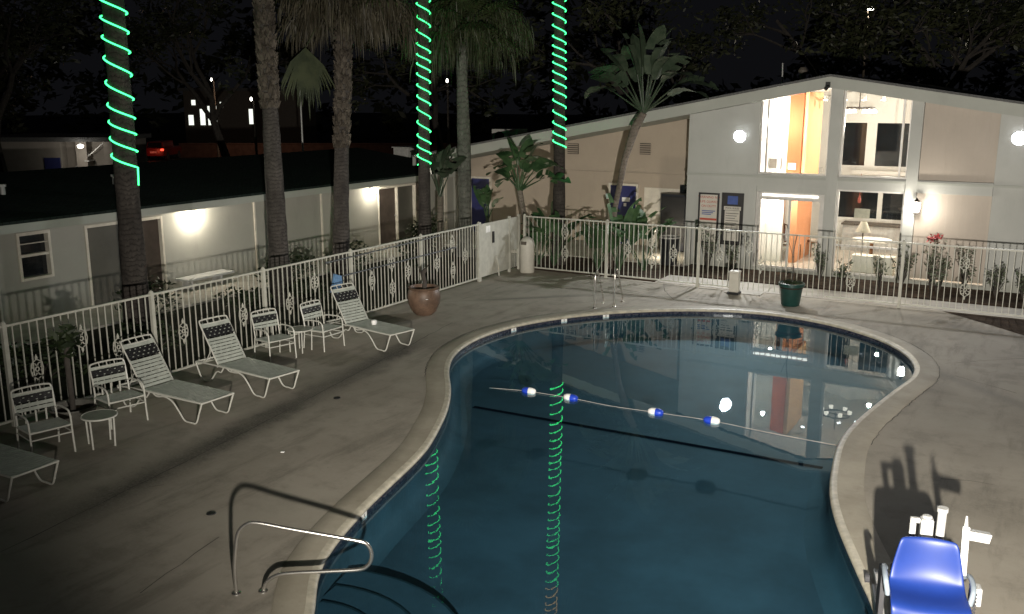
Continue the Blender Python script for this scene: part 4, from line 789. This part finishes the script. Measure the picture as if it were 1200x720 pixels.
# ------------------------------------------------------------------ palms
def palm_trunk(path, radii, m, q, n=14, rough=.04, boots=None, seed=1):
    r = random.Random(seed); mb = MB(); P = spline(path, 12); rr = []
    for i in range(len(P)):
        t = i / (len(P) - 1) * (len(radii) - 1); k = min(int(t), len(radii) - 2); rr.append((radii[k] + (radii[k + 1] - radii[k]) * (t - k)) * (1 + r.uniform(-rough, rough)))
    mb.tube(P, rr, n); o = mb.build('trunk', m, q, smooth=True)
    if boots:                                        # old leaf bases, a criss-cross of wedges
        mb = MB(); z0, z1, rad, step = boots; k = 0; z = z0
        while z < z1:
            nn = 9
            for j in range(nn):
                a = (j + .5 * (k % 2)) * math.tau / nn + r.uniform(-.1, .1)
                i = min(range(len(P)), key=lambda i_: abs(P[i_].z - z)); c = Vector((P[i].x, P[i].y, z + r.uniform(-.06, .06)))
                ra = Vector((math.cos(a), math.sin(a), 0)); tg = Vector((-math.sin(a), math.cos(a), 0)); s = rad * r.uniform(.7, 1.3)
                b0 = c + ra * rad * .86; tip = c + ra * rad * 1.16 + Vector((0, 0, step * 1.3 * r.uniform(.7, 1.2)))
                v = [b0 + tg * s * .36, b0 - tg * s * .36, b0 - tg * s * .2 + Vector((0, 0, step * 1.2)), b0 + tg * s * .2 + Vector((0, 0, step * 1.2))]
                bv = [mb.b.verts.new(x) for x in v] + [mb.b.verts.new(tip + tg * s * .10), mb.b.verts.new(tip - tg * s * .10)]
                mb.b.faces.new((bv[0], bv[1], bv[5], bv[4])); mb.b.faces.new((bv[1], bv[2], bv[5])); mb.b.faces.new((bv[0], bv[4], bv[3])); mb.b.faces.new((bv[4], bv[5], bv[2], bv[3]))
            z += step; k += 1
        mb.build('leaf_bases', M['boot'], q)
    return P
def fan_leaf(mb, base, d, petiole, size, r, seg=22, droop=.6):
    d = Vector(d).normalized(); side = d.cross(Vector((0, 0, 1)))
    if side.length < .05: side = Vector((1, 0, 0))
    side.normalize(); up = side.cross(d).normalized(); hub = Vector(base) + d * petiole; hub.z -= petiole * .12
    mb.tube([base, Vector(base) + d * petiole * .5, hub], [.022, .016, .012], 5)
    for k in range(seg):
        a = (k / (seg - 1) - .5) * R(240); dr = (d * math.cos(a) + side * math.sin(a)).normalized(); L = size * (1 - .25 * abs(a) / R(120)) * r.uniform(.85, 1.08); w = L * .032
        sd = (side * math.cos(a) - d * math.sin(a)).normalized(); p0 = hub; p1 = hub + dr * L * .55 + up * .06 * L; p2 = hub + dr * L * .98 + Vector((0, 0, -droop * L * .35)); p3 = p2 + (dr * .3 + Vector((0, 0, -1))) * L * .22 * droop * r.uniform(.6, 1.5)
        mb.poly([p0, p1 + sd * w, p1 - sd * w]); mb.poly([p1 + sd * w, p2 + sd * w * .6, p2 - sd * w * .6, p1 - sd * w]); mb.poly([p2 + sd * w * .6, p3, p2 - sd * w * .6])
def hanging_skirt(top, q, n, reach, drop, seed, m):
    """old fronds folded down round the trunk: arched stalks with long ragged strands hanging from them"""
    r = random.Random(seed); mb = MB(); top = Vector(top)
    for k in range(n):
        az = k * 2.399 + r.uniform(-.25, .25); ra = Vector((math.cos(az), math.sin(az), 0)); rch = reach * r.uniform(.35, 1.1); h0 = r.uniform(-.2, .7); dk = r.choice((.45, .7, .9, 1.25, 1.5)); spl = r.uniform(.0, .45)
        arc = spline([top + Vector((0, 0, h0)), top + ra * rch * .45 + Vector((0, 0, h0 + .22)), top + ra * rch * .85 + Vector((0, 0, h0 - .05)), top + ra * rch + Vector((0, 0, h0 - .45))], 5)
        mb.tube(arc, [.018 - .0007 * i for i in range(len(arc))], 4)
        for j in range(46):
            t = r.uniform(.35, 1) ** .7 * (len(arc) - 1.01); i = int(t); p = arc[i].lerp(arc[i + 1], t - i) + Vector((r.gauss(0, .12), r.gauss(0, .12), r.uniform(-.05, .05))); L = drop * dk * r.uniform(.3, 1.15); sw = Vector((r.gauss(0, .12), r.gauss(0, .12), 0)) + ra * spl * r.uniform(.2, 1.2); a = r.uniform(0, math.pi); w = Vector((math.cos(a), math.sin(a), 0)) * r.uniform(.008, .018)
            m1 = p + sw * .4 + Vector((0, 0, -L * .5)); m2 = p + sw * .55 + Vector((0, 0, -L))
            mb.poly([p + w * .5, p - w * .5, m1 - w, m1 + w]); mb.poly([m1 + w, m1 - w, m2])
    return mb.build('hanging_skirt', m, q)
def fan_crown(top, q, n=32, size=1.0, petiole=1.2, skirt=0, skirt_len=1.0, seed=3, low=-.5):
    r = random.Random(seed); mb = MB(); top = Vector(top)
    for k in range(n):
        el = low + (1.45 - low) * ((k + .5) / n); az = k * 2.399 + r.uniform(-.2, .2); d = (math.cos(az) * math.cos(el), math.sin(az) * math.cos(el), math.sin(el)); fan_leaf(mb, top + Vector((0, 0, .35 * k / n)), d, petiole * r.uniform(.8, 1.1), size * r.uniform(.85, 1.1), r)
    mb.build('crown', M['frond'], q)
    if skirt:
        mb = MB()
        for k in range(skirt):
            az = k * 2.399 + r.uniform(-.2, .2); el = r.uniform(-1.15, -.15); d = (math.cos(az) * math.cos(el), math.sin(az) * math.cos(el), math.sin(el)); fan_leaf(mb, top + Vector((0, 0, -.1 - .2 * r.random())), d, petiole * .75 * r.uniform(.7, 1.1), skirt_len * r.uniform(.8, 1.15), r, 26, 1.6)
        mb.build('skirt', M['dead'], q)
PALMS = 'tall palms around the pool garden'
def palm(label, loc, path, radii, m='bark', seed=1, boots=None, **k):
    q = thing('palm_tree', label, 'palm', loc, 0, PALMS); b = Vector(loc)
    P = palm_trunk([Vector(p) - b for p in path], radii, M[m], q, boots=boots, seed=seed)
    fan_crown(P[-1], q, seed=seed, **k); return q, [p + b for p in P]
X0 = -16.0
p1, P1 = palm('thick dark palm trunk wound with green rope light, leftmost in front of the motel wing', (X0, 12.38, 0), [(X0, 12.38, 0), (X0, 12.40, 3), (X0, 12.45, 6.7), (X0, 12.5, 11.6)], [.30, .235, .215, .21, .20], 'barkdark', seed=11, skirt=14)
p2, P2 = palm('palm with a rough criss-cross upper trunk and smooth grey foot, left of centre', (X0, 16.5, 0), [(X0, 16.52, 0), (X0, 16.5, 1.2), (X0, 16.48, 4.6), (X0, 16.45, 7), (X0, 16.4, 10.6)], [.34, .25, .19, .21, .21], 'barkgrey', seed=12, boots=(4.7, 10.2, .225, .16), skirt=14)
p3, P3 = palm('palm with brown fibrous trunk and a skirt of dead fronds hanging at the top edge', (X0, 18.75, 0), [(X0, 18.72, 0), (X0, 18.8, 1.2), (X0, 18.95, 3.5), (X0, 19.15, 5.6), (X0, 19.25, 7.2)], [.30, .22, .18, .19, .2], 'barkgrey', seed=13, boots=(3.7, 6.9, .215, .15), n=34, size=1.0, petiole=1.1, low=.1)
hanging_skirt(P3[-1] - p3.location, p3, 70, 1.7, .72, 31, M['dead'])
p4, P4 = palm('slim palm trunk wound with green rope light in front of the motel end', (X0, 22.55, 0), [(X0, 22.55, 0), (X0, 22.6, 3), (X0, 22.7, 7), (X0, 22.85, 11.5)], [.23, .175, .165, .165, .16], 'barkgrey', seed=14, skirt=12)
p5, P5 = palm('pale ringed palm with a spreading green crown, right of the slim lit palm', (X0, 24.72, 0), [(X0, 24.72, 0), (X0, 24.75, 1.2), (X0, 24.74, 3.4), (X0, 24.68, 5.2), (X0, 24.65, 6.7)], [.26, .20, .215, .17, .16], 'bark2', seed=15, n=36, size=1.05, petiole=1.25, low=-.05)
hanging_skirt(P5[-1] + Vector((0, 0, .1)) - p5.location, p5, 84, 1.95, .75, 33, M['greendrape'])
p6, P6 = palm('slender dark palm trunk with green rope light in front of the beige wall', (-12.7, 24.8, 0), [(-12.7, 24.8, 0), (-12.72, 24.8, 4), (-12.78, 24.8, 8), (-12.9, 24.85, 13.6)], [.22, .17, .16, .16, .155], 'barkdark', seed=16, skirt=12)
# one dead frond hanging on its stalk below the skirt
r_ = random.Random(5); mb = MB(); hub = Vector((-16.4, 18.22, 6.12)) - p3.location
mb.tube([Vector((-16.1, 19.0, 6.85)) - p3.location, Vector((-16.25, 18.5, 6.62)) - p3.location, hub], [.02, .016, .012], 5)
for k in range(30):
    a = (k / 29 - .5) * R(92); dr = Vector((.35 * math.sin(a), math.sin(a) * .75, -math.cos(a))).normalized(); L = 1.45 * (1 - .25 * abs(k / 14.5 - 1)) * r_.uniform(.7, 1.05); sd = Vector((.3, math.cos(a), math.sin(a))).normalized(); w = .032
    p1_ = hub + dr * L * .6 + Vector((0, 0, .10 * abs(a))); p2_ = hub + dr * L + Vector((0, 0, -.08)); p3_ = p2_ + Vector((0, 0, -.16 * r_.uniform(.5, 1.4))); mb.poly([hub, p1_ + sd * w, p1_ - sd * w]); mb.poly([p1_ + sd * w, p2_ + sd * w * .5, p3_, p2_ - sd * w * .5, p1_ - sd * w])
mb.build('hanging_frond', M['greendrape'], p3)
p_ = O(-9.9, 45); tag(MB().tube([p_, p_ + Vector((0, 0, 5.3))], [.05, .04], 6).build('flag_pole', M['galv']), 'thin pale pole beyond the motel roof below the hanging fan frond', 'pole')

def rope_light(P, rad, z0, z1, pitch, label, warm=None, phase=0., seed=2, tail=0):
    r = random.Random(seed)
    def at(z):
        i = min(range(len(P) - 1), key=lambda i_: 0 if P[i_].z <= z <= P[i_ + 1].z else min(abs(P[i_].z - z), abs(P[i_ + 1].z - z)) + .01); a, b = P[i], P[i + 1]
        return a.lerp(b, max(0, min(1, (z - a.z) / max(1e-6, b.z - a.z))))
    q = thing('rope_light', label, 'rope light', (P[0].x, P[0].y, z0), 0, 'green rope lights wound on palm trunks'); b = Vector(q.location)
    def run(za, zb):
        pts = []; n = int((zb - za) / pitch * 22); wob = 0
        for k in range(n + 1):
            t = k / 22; z = za + t * pitch; a = phase - (z - z0) / pitch * math.tau; wob = pitch * (.22 * math.sin((z - z0) * 2.3 + seed) + .05 * math.sin((z - z0) * 5.1 + seed * 2)) ; c = at(min(zb, z)); rr = rad + .02
            pts.append(Vector((c.x + rr * math.cos(a), c.y + rr * math.sin(a), z + wob - .14 * pitch * (.866 * math.cos(a) + .5 * math.sin(a)))) - b)
        return pts
    pts = run(z0, warm or z1)
    if tail: pts = [pts[0] + Vector((0, -.02, -tail)), pts[0] + Vector((0, -.01, -tail * .5))] + pts
    MB().tube(pts, .0165, 6).build('tube', M['rope'], q, smooth=True)
    if warm: MB().tube(run(warm, z1), .0165, 6).build('warm_section', M['ropewarm'], q, smooth=True)
    return q
rope_light(P1, .225, 3.55, 11.2, .37, 'green rope light spiralling up the leftmost palm trunk', seed=2, phase=R(30), tail=.35)
rope_light(P4, .175, 2.95, 11.0, .32, 'green rope light spiralling up the slim palm by the motel end', seed=3, phase=R(200))
rope_light(P6, .172, 3.55, 13.2, .27, 'green rope light spiralling up the slender palm in front of the beige wall', warm=10.35, seed=4, phase=R(40))

# ------------------------------------------------------------------ other plants
fx = Vector((.92, -.38, 0)).normalized()
banana_clump('bird_of_paradise', (-11.1, 24.9, 0), 'tall bird of paradise tree whose fan of leaves rises above the beige roof line', 17, 1.25, 1.4, .27, R(66), .04, 'paddle2', fx, ([(0, 0, 0), (.05, 0, .8), (.16, -.02, 1.8), (.42, 0, 3.2), (.72, -.02, 4.1), (.95, 0, 4.5)], [.11, .09, .08, .09, .13, .10]), 21, 1.2, 'bird of paradise plants')
banana_clump('bird_of_paradise', (-13.5, 24.5, 0), 'leaning bird of paradise with drooping leaves just behind the fence corner', 13, .85, 1.15, .25, R(72), .04, 'paddle', fx, ([(0, 0, 0), (-.1, 0, .9), (-.28, 0, 1.7), (-.38, 0, 2.2)], [.10, .085, .08, .09]), 22, 1.6, 'bird of paradise plants')
banana_clump('bird_of_paradise', (-16.6, 24.2, 0), 'upright bird of paradise clump standing left of the ringed palm', 10, .85, .95, .2, R(38), .035, 'paddle2', fx, ([(0, 0, 0), (0, .05, 1.0), (0, .08, 1.9)], [.11, .09, .10]), 23, .9, 'bird of paradise plants')
banana_clump('bird_of_paradise', (-15.4, 25.1, 0), 'brown and green bird of paradise leaves right of the ringed palm by the blue door', 6, .6, .7, .15, R(30), .03, 'paddle', fx, ([(0, 0, 0), (0, 0, .9), (0, 0, 1.1)], [.08, .07, .08]), 24, 1.2, 'bird of paradise plants')
for i, (x, y, n, h, L, lab) in enumerate(((-12.6, 24.3, 9, .75, .75, 'low broad leaved clump at the foot of the slender lit palm'), (-13.1, 24.25, 6, .5, .6, 'small broad leaved clump behind the domed bin'), (-10.6, 24.5, 9, .8, .85, 'broad leaved clump behind the fence under the tall bird of paradise'), (-11.2, 24.3, 7, .55, .7, 'drooping dark leaved clump left of the tall bird of paradise stem'), (-10.0, 24.9, 7, .85, .6, 'broad leaved clump left of the tall black cabinet'))):
    banana_clump('broad_leaf_plant', (x, y, .02), lab, n + 3, h * 1.35, L * 1.3, .18, .7, .025, 'paddle', None, None, 40 + i, 1.5, 'broad leaved plants behind the far fence')
def bush(loc, rad, n, s, lab, seed, mat='shrub', group='shrubs in the garden strip', stems=6):
    r = random.Random(seed); q = thing('shrub', lab, 'shrub', loc, 0, group); mb = MB(); ms = MB()
    for k in range(stems):
        a = r.uniform(0, math.tau); e = Vector((math.cos(a) * rad[0] * .6, math.sin(a) * rad[1] * .6, rad[2] * r.uniform(1, 1.7))); ms.tube([(0, 0, 0), e * .5 + Vector((0, 0, .05)), e], [.02, .014, .006], 5); leaf_quads(mb, e * .95, [q_ * .55 for q_ in rad], n // stems, s, r)
    ms.build('stems', M['branch'], q); mb.build('leaves', M[mat], q); return q
for i, (x, y, rx, rz, lab) in enumerate(((-14.6, 9.2, .8, .45, 'dark shrub behind the left fence, nearest the camera'), (-16.9, 13.4, .7, .55, 'dark shrub in front of the curtained motel door'), (-15.2, 14.6, .7, .42, 'low shrub right of the leftmost lit palm'), (-16.8, 17.6, .8, .5, 'rounded shrub between the two textured palms'), (-15.0, 16.6, .6, .35, 'low shrub at the foot of the smooth grey palm base'), (-17.0, 20.4, .7, .45, 'shrub right of the brown fibrous palm'), (-17.2, 24.3, .6, .7, 'spiky dark shrub in front of the second motel door'), (-15.0, 20.6, .6, .38, 'low shrub behind the skimmer pole'), (-16.6, 22.9, .6, .4, 'low shrub at the foot of the slim lit palm'), (-14.7, 11.6, .7, .4, 'low dark shrub behind the fence between the loungers'))):
    bush((x, y, .0), (rx, rx, rz), 420, .075, lab, 60 + i)
def stalky(loc, h, lab, seed, flower=False, n=7):
    r = random.Random(seed); q = thing('bed_plant', lab, 'plant', loc, 0, 'stalky plants along the lobby front'); ms = MB(); mb = MB()
    for k in range(n):
        a = r.uniform(0, math.tau); t = r.uniform(.05, .32); e = Vector((math.cos(a) * t * h, math.sin(a) * t * h * .6, h * r.uniform(.6, 1.05))); m_ = e * .5 + Vector((r.uniform(-.06, .06), 0, .02)); ms.tube(spline([(0, 0, 0), m_, e], 3), [.012] * 3 + [.009] * 2 + [.006] * 2, 5)
        for f in (.45, .65, .82, .97): leaf_quads(mb, m_.lerp(e, (f - .4) / .6), (.09, .09, .08), 5, .05, r)
    ms.build('stems', M['branch'], q); mb.build('leaves', M['bedleaf'], q)
    if flower:
        mb = MB(); leaf_quads(mb, (0, 0, h), (.22, .18, .13), 60, .06, r); mb.build('flowers', M['pink'], q)
    return q
for i, (x, y, h, lab, f) in enumerate(((-8.35, 25.6, 1.35, 'leafy stalks in front of the red lettered warning board', 0), (-7.75, 25.9, .9, 'short stalks in front of the pool rules board', 0), (-5.3, 25.9, 1.0, 'leafy plant at the foot of the column right of the glass doors', 0), (-4.6, 25.3, .7, 'low plant below the left half of the lower lobby window', 0), (-3.7, 25.6, .8, 'low plant below the right half of the lower lobby window', 0), (-3.25, 26.1, 1.3, 'tall thin plant climbing the column under the lantern', 0), (-2.55, 26.1, 1.35, 'plant with pink red flowers in front of the pink board panel', 1), (-2.3, 25.5, .9, 'bushy stalks right of the pink flowered plant', 0), (-1.75, 25.7, 1.2, 'tall stalks in front of the right end of the pink panel', 0), (-1.0, 25.8, .8, 'stalks against the pale wall right of the pink panel', 0), (-.4, 25.9, .7, 'small stalks farthest right along the pale wall', 0))):
    stalky((x, y, .05), h, lab, 80 + i, f, 9)
# ground light in the recess, hidden among the plants
for x, y, z, e, lab in ((-10.4, 27.5, .28, 45, 'low ground lamp lighting the walkway in the recess'), (-14.6, 26.0, .25, 14, 'low ground lamp behind the fence corner gate')):
    q = thing('path_light', lab, 'path light', (x, y, .06), 0, 'low lamps on the walkway'); MB().tube([(0, 0, 0), (0, 0, z - .03)], .02).build('stake', M['brass'], q); MB().lathe([(.05, z - .08), (.07, z - .03), (.02, z)], (0, 0, 0), 12).build('hood', M['brass'], q); MB().lathe([(.02, z - .13), (.04, z - .12), (.04, z - .085)], (0, 0, 0), 10).build('glass', M['sconce'], q)
    lamp('path_light_lamp', 'POINT', (x, y - .12, z + .25), e, (1, .87, .66), .06)

# background trees
def tree(loc, h, crown, seed, label, nleaf=2600, leafs=.16, lean=(0, 0), trunk=.28, levels=3, up=.9):
    r = random.Random(seed); q = thing('shade_tree', label, 'tree', loc, 0, 'dark trees behind the motel'); mb = MB(); tips = []
    def grow(p, d, L, rad, lv):
        n = 4; pts = [p.copy()]; dd = d.copy()
        for k in range(n):
            dd = (dd + Vector((r.gauss(0, .16), r.gauss(0, .16), r.gauss(.03, .1)))).normalized(); pts.append(pts[-1] + dd * L / n)
        mb.tube(pts, [rad * (1 - .45 * k / n) for k in range(n + 1)], 7 if lv < 2 else 5)
        if lv >= levels: tips.append(pts[-1]); tips.append(pts[-2]); return
        for c in range(r.choice((3, 3, 4)) if lv else 4):
            a = r.uniform(0, math.tau); sp = r.uniform(.45, 1.0); s = dd.orthogonal().normalized(); s = Matrix.Rotation(a, 3, dd) @ s; nd = (dd + s * sp + Vector((0, 0, .05 * up))).normalized()
            grow(pts[r.choice((2, 3, 4, 4))], nd, L * r.uniform(.55, .8), rad * .52, lv + 1)
    grow(Vector((0, 0, 0)), Vector((lean[0], lean[1], 1)).normalized(), h * .42, trunk, 0)
    mb.build('trunk', M['branch'], q, smooth=True); ml = MB()
    for _ in range(nleaf // 16):
        c = r.choice(tips) + Vector((r.gauss(0, crown * .16), r.gauss(0, crown * .16), r.gauss(0, crown * .12))); leaf_quads(ml, c, (.55, .55, .4), 16, leafs, r)
    ml.build('crown', M['tree'], q); return q
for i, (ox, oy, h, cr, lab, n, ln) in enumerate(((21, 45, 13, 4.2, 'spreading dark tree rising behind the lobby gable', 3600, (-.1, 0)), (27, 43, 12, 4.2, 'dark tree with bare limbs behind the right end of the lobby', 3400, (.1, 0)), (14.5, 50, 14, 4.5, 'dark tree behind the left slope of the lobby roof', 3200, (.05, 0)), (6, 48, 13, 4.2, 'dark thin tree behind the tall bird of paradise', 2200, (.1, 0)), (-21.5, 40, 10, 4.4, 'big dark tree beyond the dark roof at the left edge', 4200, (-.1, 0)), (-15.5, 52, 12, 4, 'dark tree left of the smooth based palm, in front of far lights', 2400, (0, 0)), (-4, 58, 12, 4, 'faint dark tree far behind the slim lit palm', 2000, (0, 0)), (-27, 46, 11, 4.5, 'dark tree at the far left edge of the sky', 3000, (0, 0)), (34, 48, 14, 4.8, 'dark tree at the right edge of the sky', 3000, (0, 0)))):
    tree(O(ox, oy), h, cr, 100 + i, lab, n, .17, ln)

r = random.Random(77); mb = MB()
for k in range(900):
    ox = r.uniform(-95, 85); oy = r.uniform(108, 126); top_ = 15 + 4 * math.sin(ox * .21) + 3 * math.sin(ox * .57 + 1)
    if 20 < ox < 34: top_ *= .45                     # a gap of open sky left of the gable
    p = O(ox, oy); leaf_quads(mb, (p.x, p.y, top_ * r.random() ** .7), (1.6, 1.6, 1.3), 14, .75, r)
o = mb.build('far_woods', M['tree']); o['kind'] = 'stuff'; o['label'] = 'dark mass of far woods behind the car park'
# ------------------------------------------------------------------ far background beyond the motel roof
a = O(-20.2, 44)
q = thing('annex_building', 'small pale annex with a blue door beyond the dark roof', 'building', a, R(30)); MB().box((-4.2, 0, 0), (-.7, 4, 2.95)).box((.0, 0, 0), (.5, 4, 2.95)).box((1.3, 0, 0), (1.75, 4, 2.95)).box((-.7, .6, 0), (1.3, .8, 2.95)).build('wall', M['pale'], q); MB().box((-4.6, -.6, 2.953), (1.9, 4.4, 3.15)).build('roof', M['roof2'], q); MB().box((-1.5, -.03, .02), (-.75, -.003, 2.2)).build('door', M['bluedoor'], q)
mb = MB()
for k in range(6): mb.bar((-.6 + .2 * k, .3, .3 + .35 * k), (-.4 + .2 * k, .3, .3 + .35 * k), .8, .05)
mb.bar((-.7, .1, 1.3), (1.3, .1, 3.0 - .1), .04, .04); mb.build('stair', M['galv'], q)
a2 = O(-19.6, 43.2); q = thing('annex_lamp', 'lit lamp under the eave of the far pale annex', 'lamp', (a2.x, a2.y, 2.75)); MB().lathe([(.05, .0), (.14, -.05), (.12, -.14), (.02, -.18)], (0, 0, .1), 12).build('globe', M['far'], q); MB().tube([(0, 0, .1), (0, 0, .2)], .03).build('stem', M['galv'], q); lamp('annex_light', 'POINT', (a2.x, a2.y - .2, 2.3), 22, (1, .93, .8), .1)
cp = O(-28.7, 76); q = thing('parked_car', 'dark red car with lit tail lamps parked far beyond the roof', 'car', cp, R(30))
mb = MB(); mb.prism([(-.85, 0, .35), (.85, 0, .35), (.88, 0, .85), (.7, 0, 1.0), (-.7, 0, 1.0), (-.88, 0, .85)], (0, 4.2, 0)); mb.prism([(-.72, .3, 1.0), (.72, .3, 1.0), (.58, .6, 1.48), (-.58, .6, 1.48)], (0, 2.4, 0)); mb.build('body', M['red_car'], q, bevel=.05); MB().prism([(-.58, .36, 1.06), (.58, .36, 1.06), (.5, .54, 1.4), (-.5, .54, 1.4)], (0, -.06, 0)).build('rear_window', M['darkglass'], q)
for s in (-1, 1):
    MB().box((s * .72 - .12, -.03, .78), (s * .72 + .12, .05, .93)).build('tail_lamp', M['tail'], q)
    for y in (.8, 3.4): MB().tube([(s * .7, y, .32), (s * .88, y, .32)], .32, 16).build('wheel', M['rubber'], q)
MB().box((-.26, -.02, .6), (.26, -.004, .74)).build('number_plate', M['float_white'], q); lamp('tail_lamp_glow', 'POINT', (cp.x + .6, cp.y - 1.0, .7), 14, (1, .12, .06), .1)
w0 = O(-28, 80); q = thing('boundary_wall', 'dim reddish boundary wall across the far car park', 'wall', w0, R(30)); MB().box((0, 0, 0), (26, .3, 1.1)).build('masonry', M['brick'], q); MB().box((-.02, -.05, 1.102), (26, .35, 1.2)).build('capping', M['brick'], q)
lamp('car_park_light', 'POINT', tuple(O(-21, 74) + Vector((0, 0, 4.0))), 240, (1, .66, .45), .3)
fh = O(-30.5, 98); q = thing('distant_house', 'distant lit house glimpsed through trees at upper left', 'house', fh, R(30)); MB().box((-3, 0, 0), (9, 7, 5.6)).build('wall', M['lattice'], q); MB().prism([(-3.4, -.4, 5.602), (9.4, -.4, 5.602), (9.4, 7.4, 5.602), (-3.4, 7.4, 5.602)], (0, 0, .3)).build('roof', M['roof2'], q)
for x, z, w, h in ((-2.6, 2.2, .5, 1.0), (-1.4, 2.2, .5, 1.6), (-.6, 2.2, .9, 1.9), (.7, 4.0, .3, .5), (3.6, 2.3, .4, 1.5), (5.2, 2.3, .3, .6), (-2.2, 4.2, .4, .5)):
    f = MB().box((x, -.03, z), (x + w, -.004, z + h)).build('window', M['farwin'], q); MB().box((x - .06, -.05, z - .08), (x + w + .06, -.031, z - .004)).build('sill', M['trim'], f)
for (ox, oy, z, lab) in ((-14.5, 58, 8.4, 'distant street lamp shining just right of the rough palm trunk'), (-15.6, 58, 4.85, 'distant low lamp shining just left of the smooth palm trunk'), (-4.0, 60, 5.95, 'distant lamp between the slim lit palm and the ringed palm'), (21.8, 60, 10.2, 'street lamp glimmering through the tree behind the lobby gable'), (-23.2, 75, 6.3, 'distant lamp high in the trees at upper left')):
    p = O(ox, oy); q = thing('street_lamp', lab, 'street lamp', p, R(30), 'distant street lamps'); MB().tube([(0, 0, 0), (0, 0, z - .1)], [.09, .06], 8).tube([(0, 0, z - .1), (0, -.5, z + .08)], .04, 6).build('pole', M['lattice'], q); s = .22 if z > 9 else .065
    MB().lathe([(.02, -.12), (s, -.08), (s * 1.05, 0), (.04, .1)], (0, -.5, z), 12).build('lamp_head', M['far'], q)
    if z > 9: lamp('street_lamp_light', 'POINT', (p.x + .3, p.y - .6, z - .3), 350, (1, .88, .68), .2)
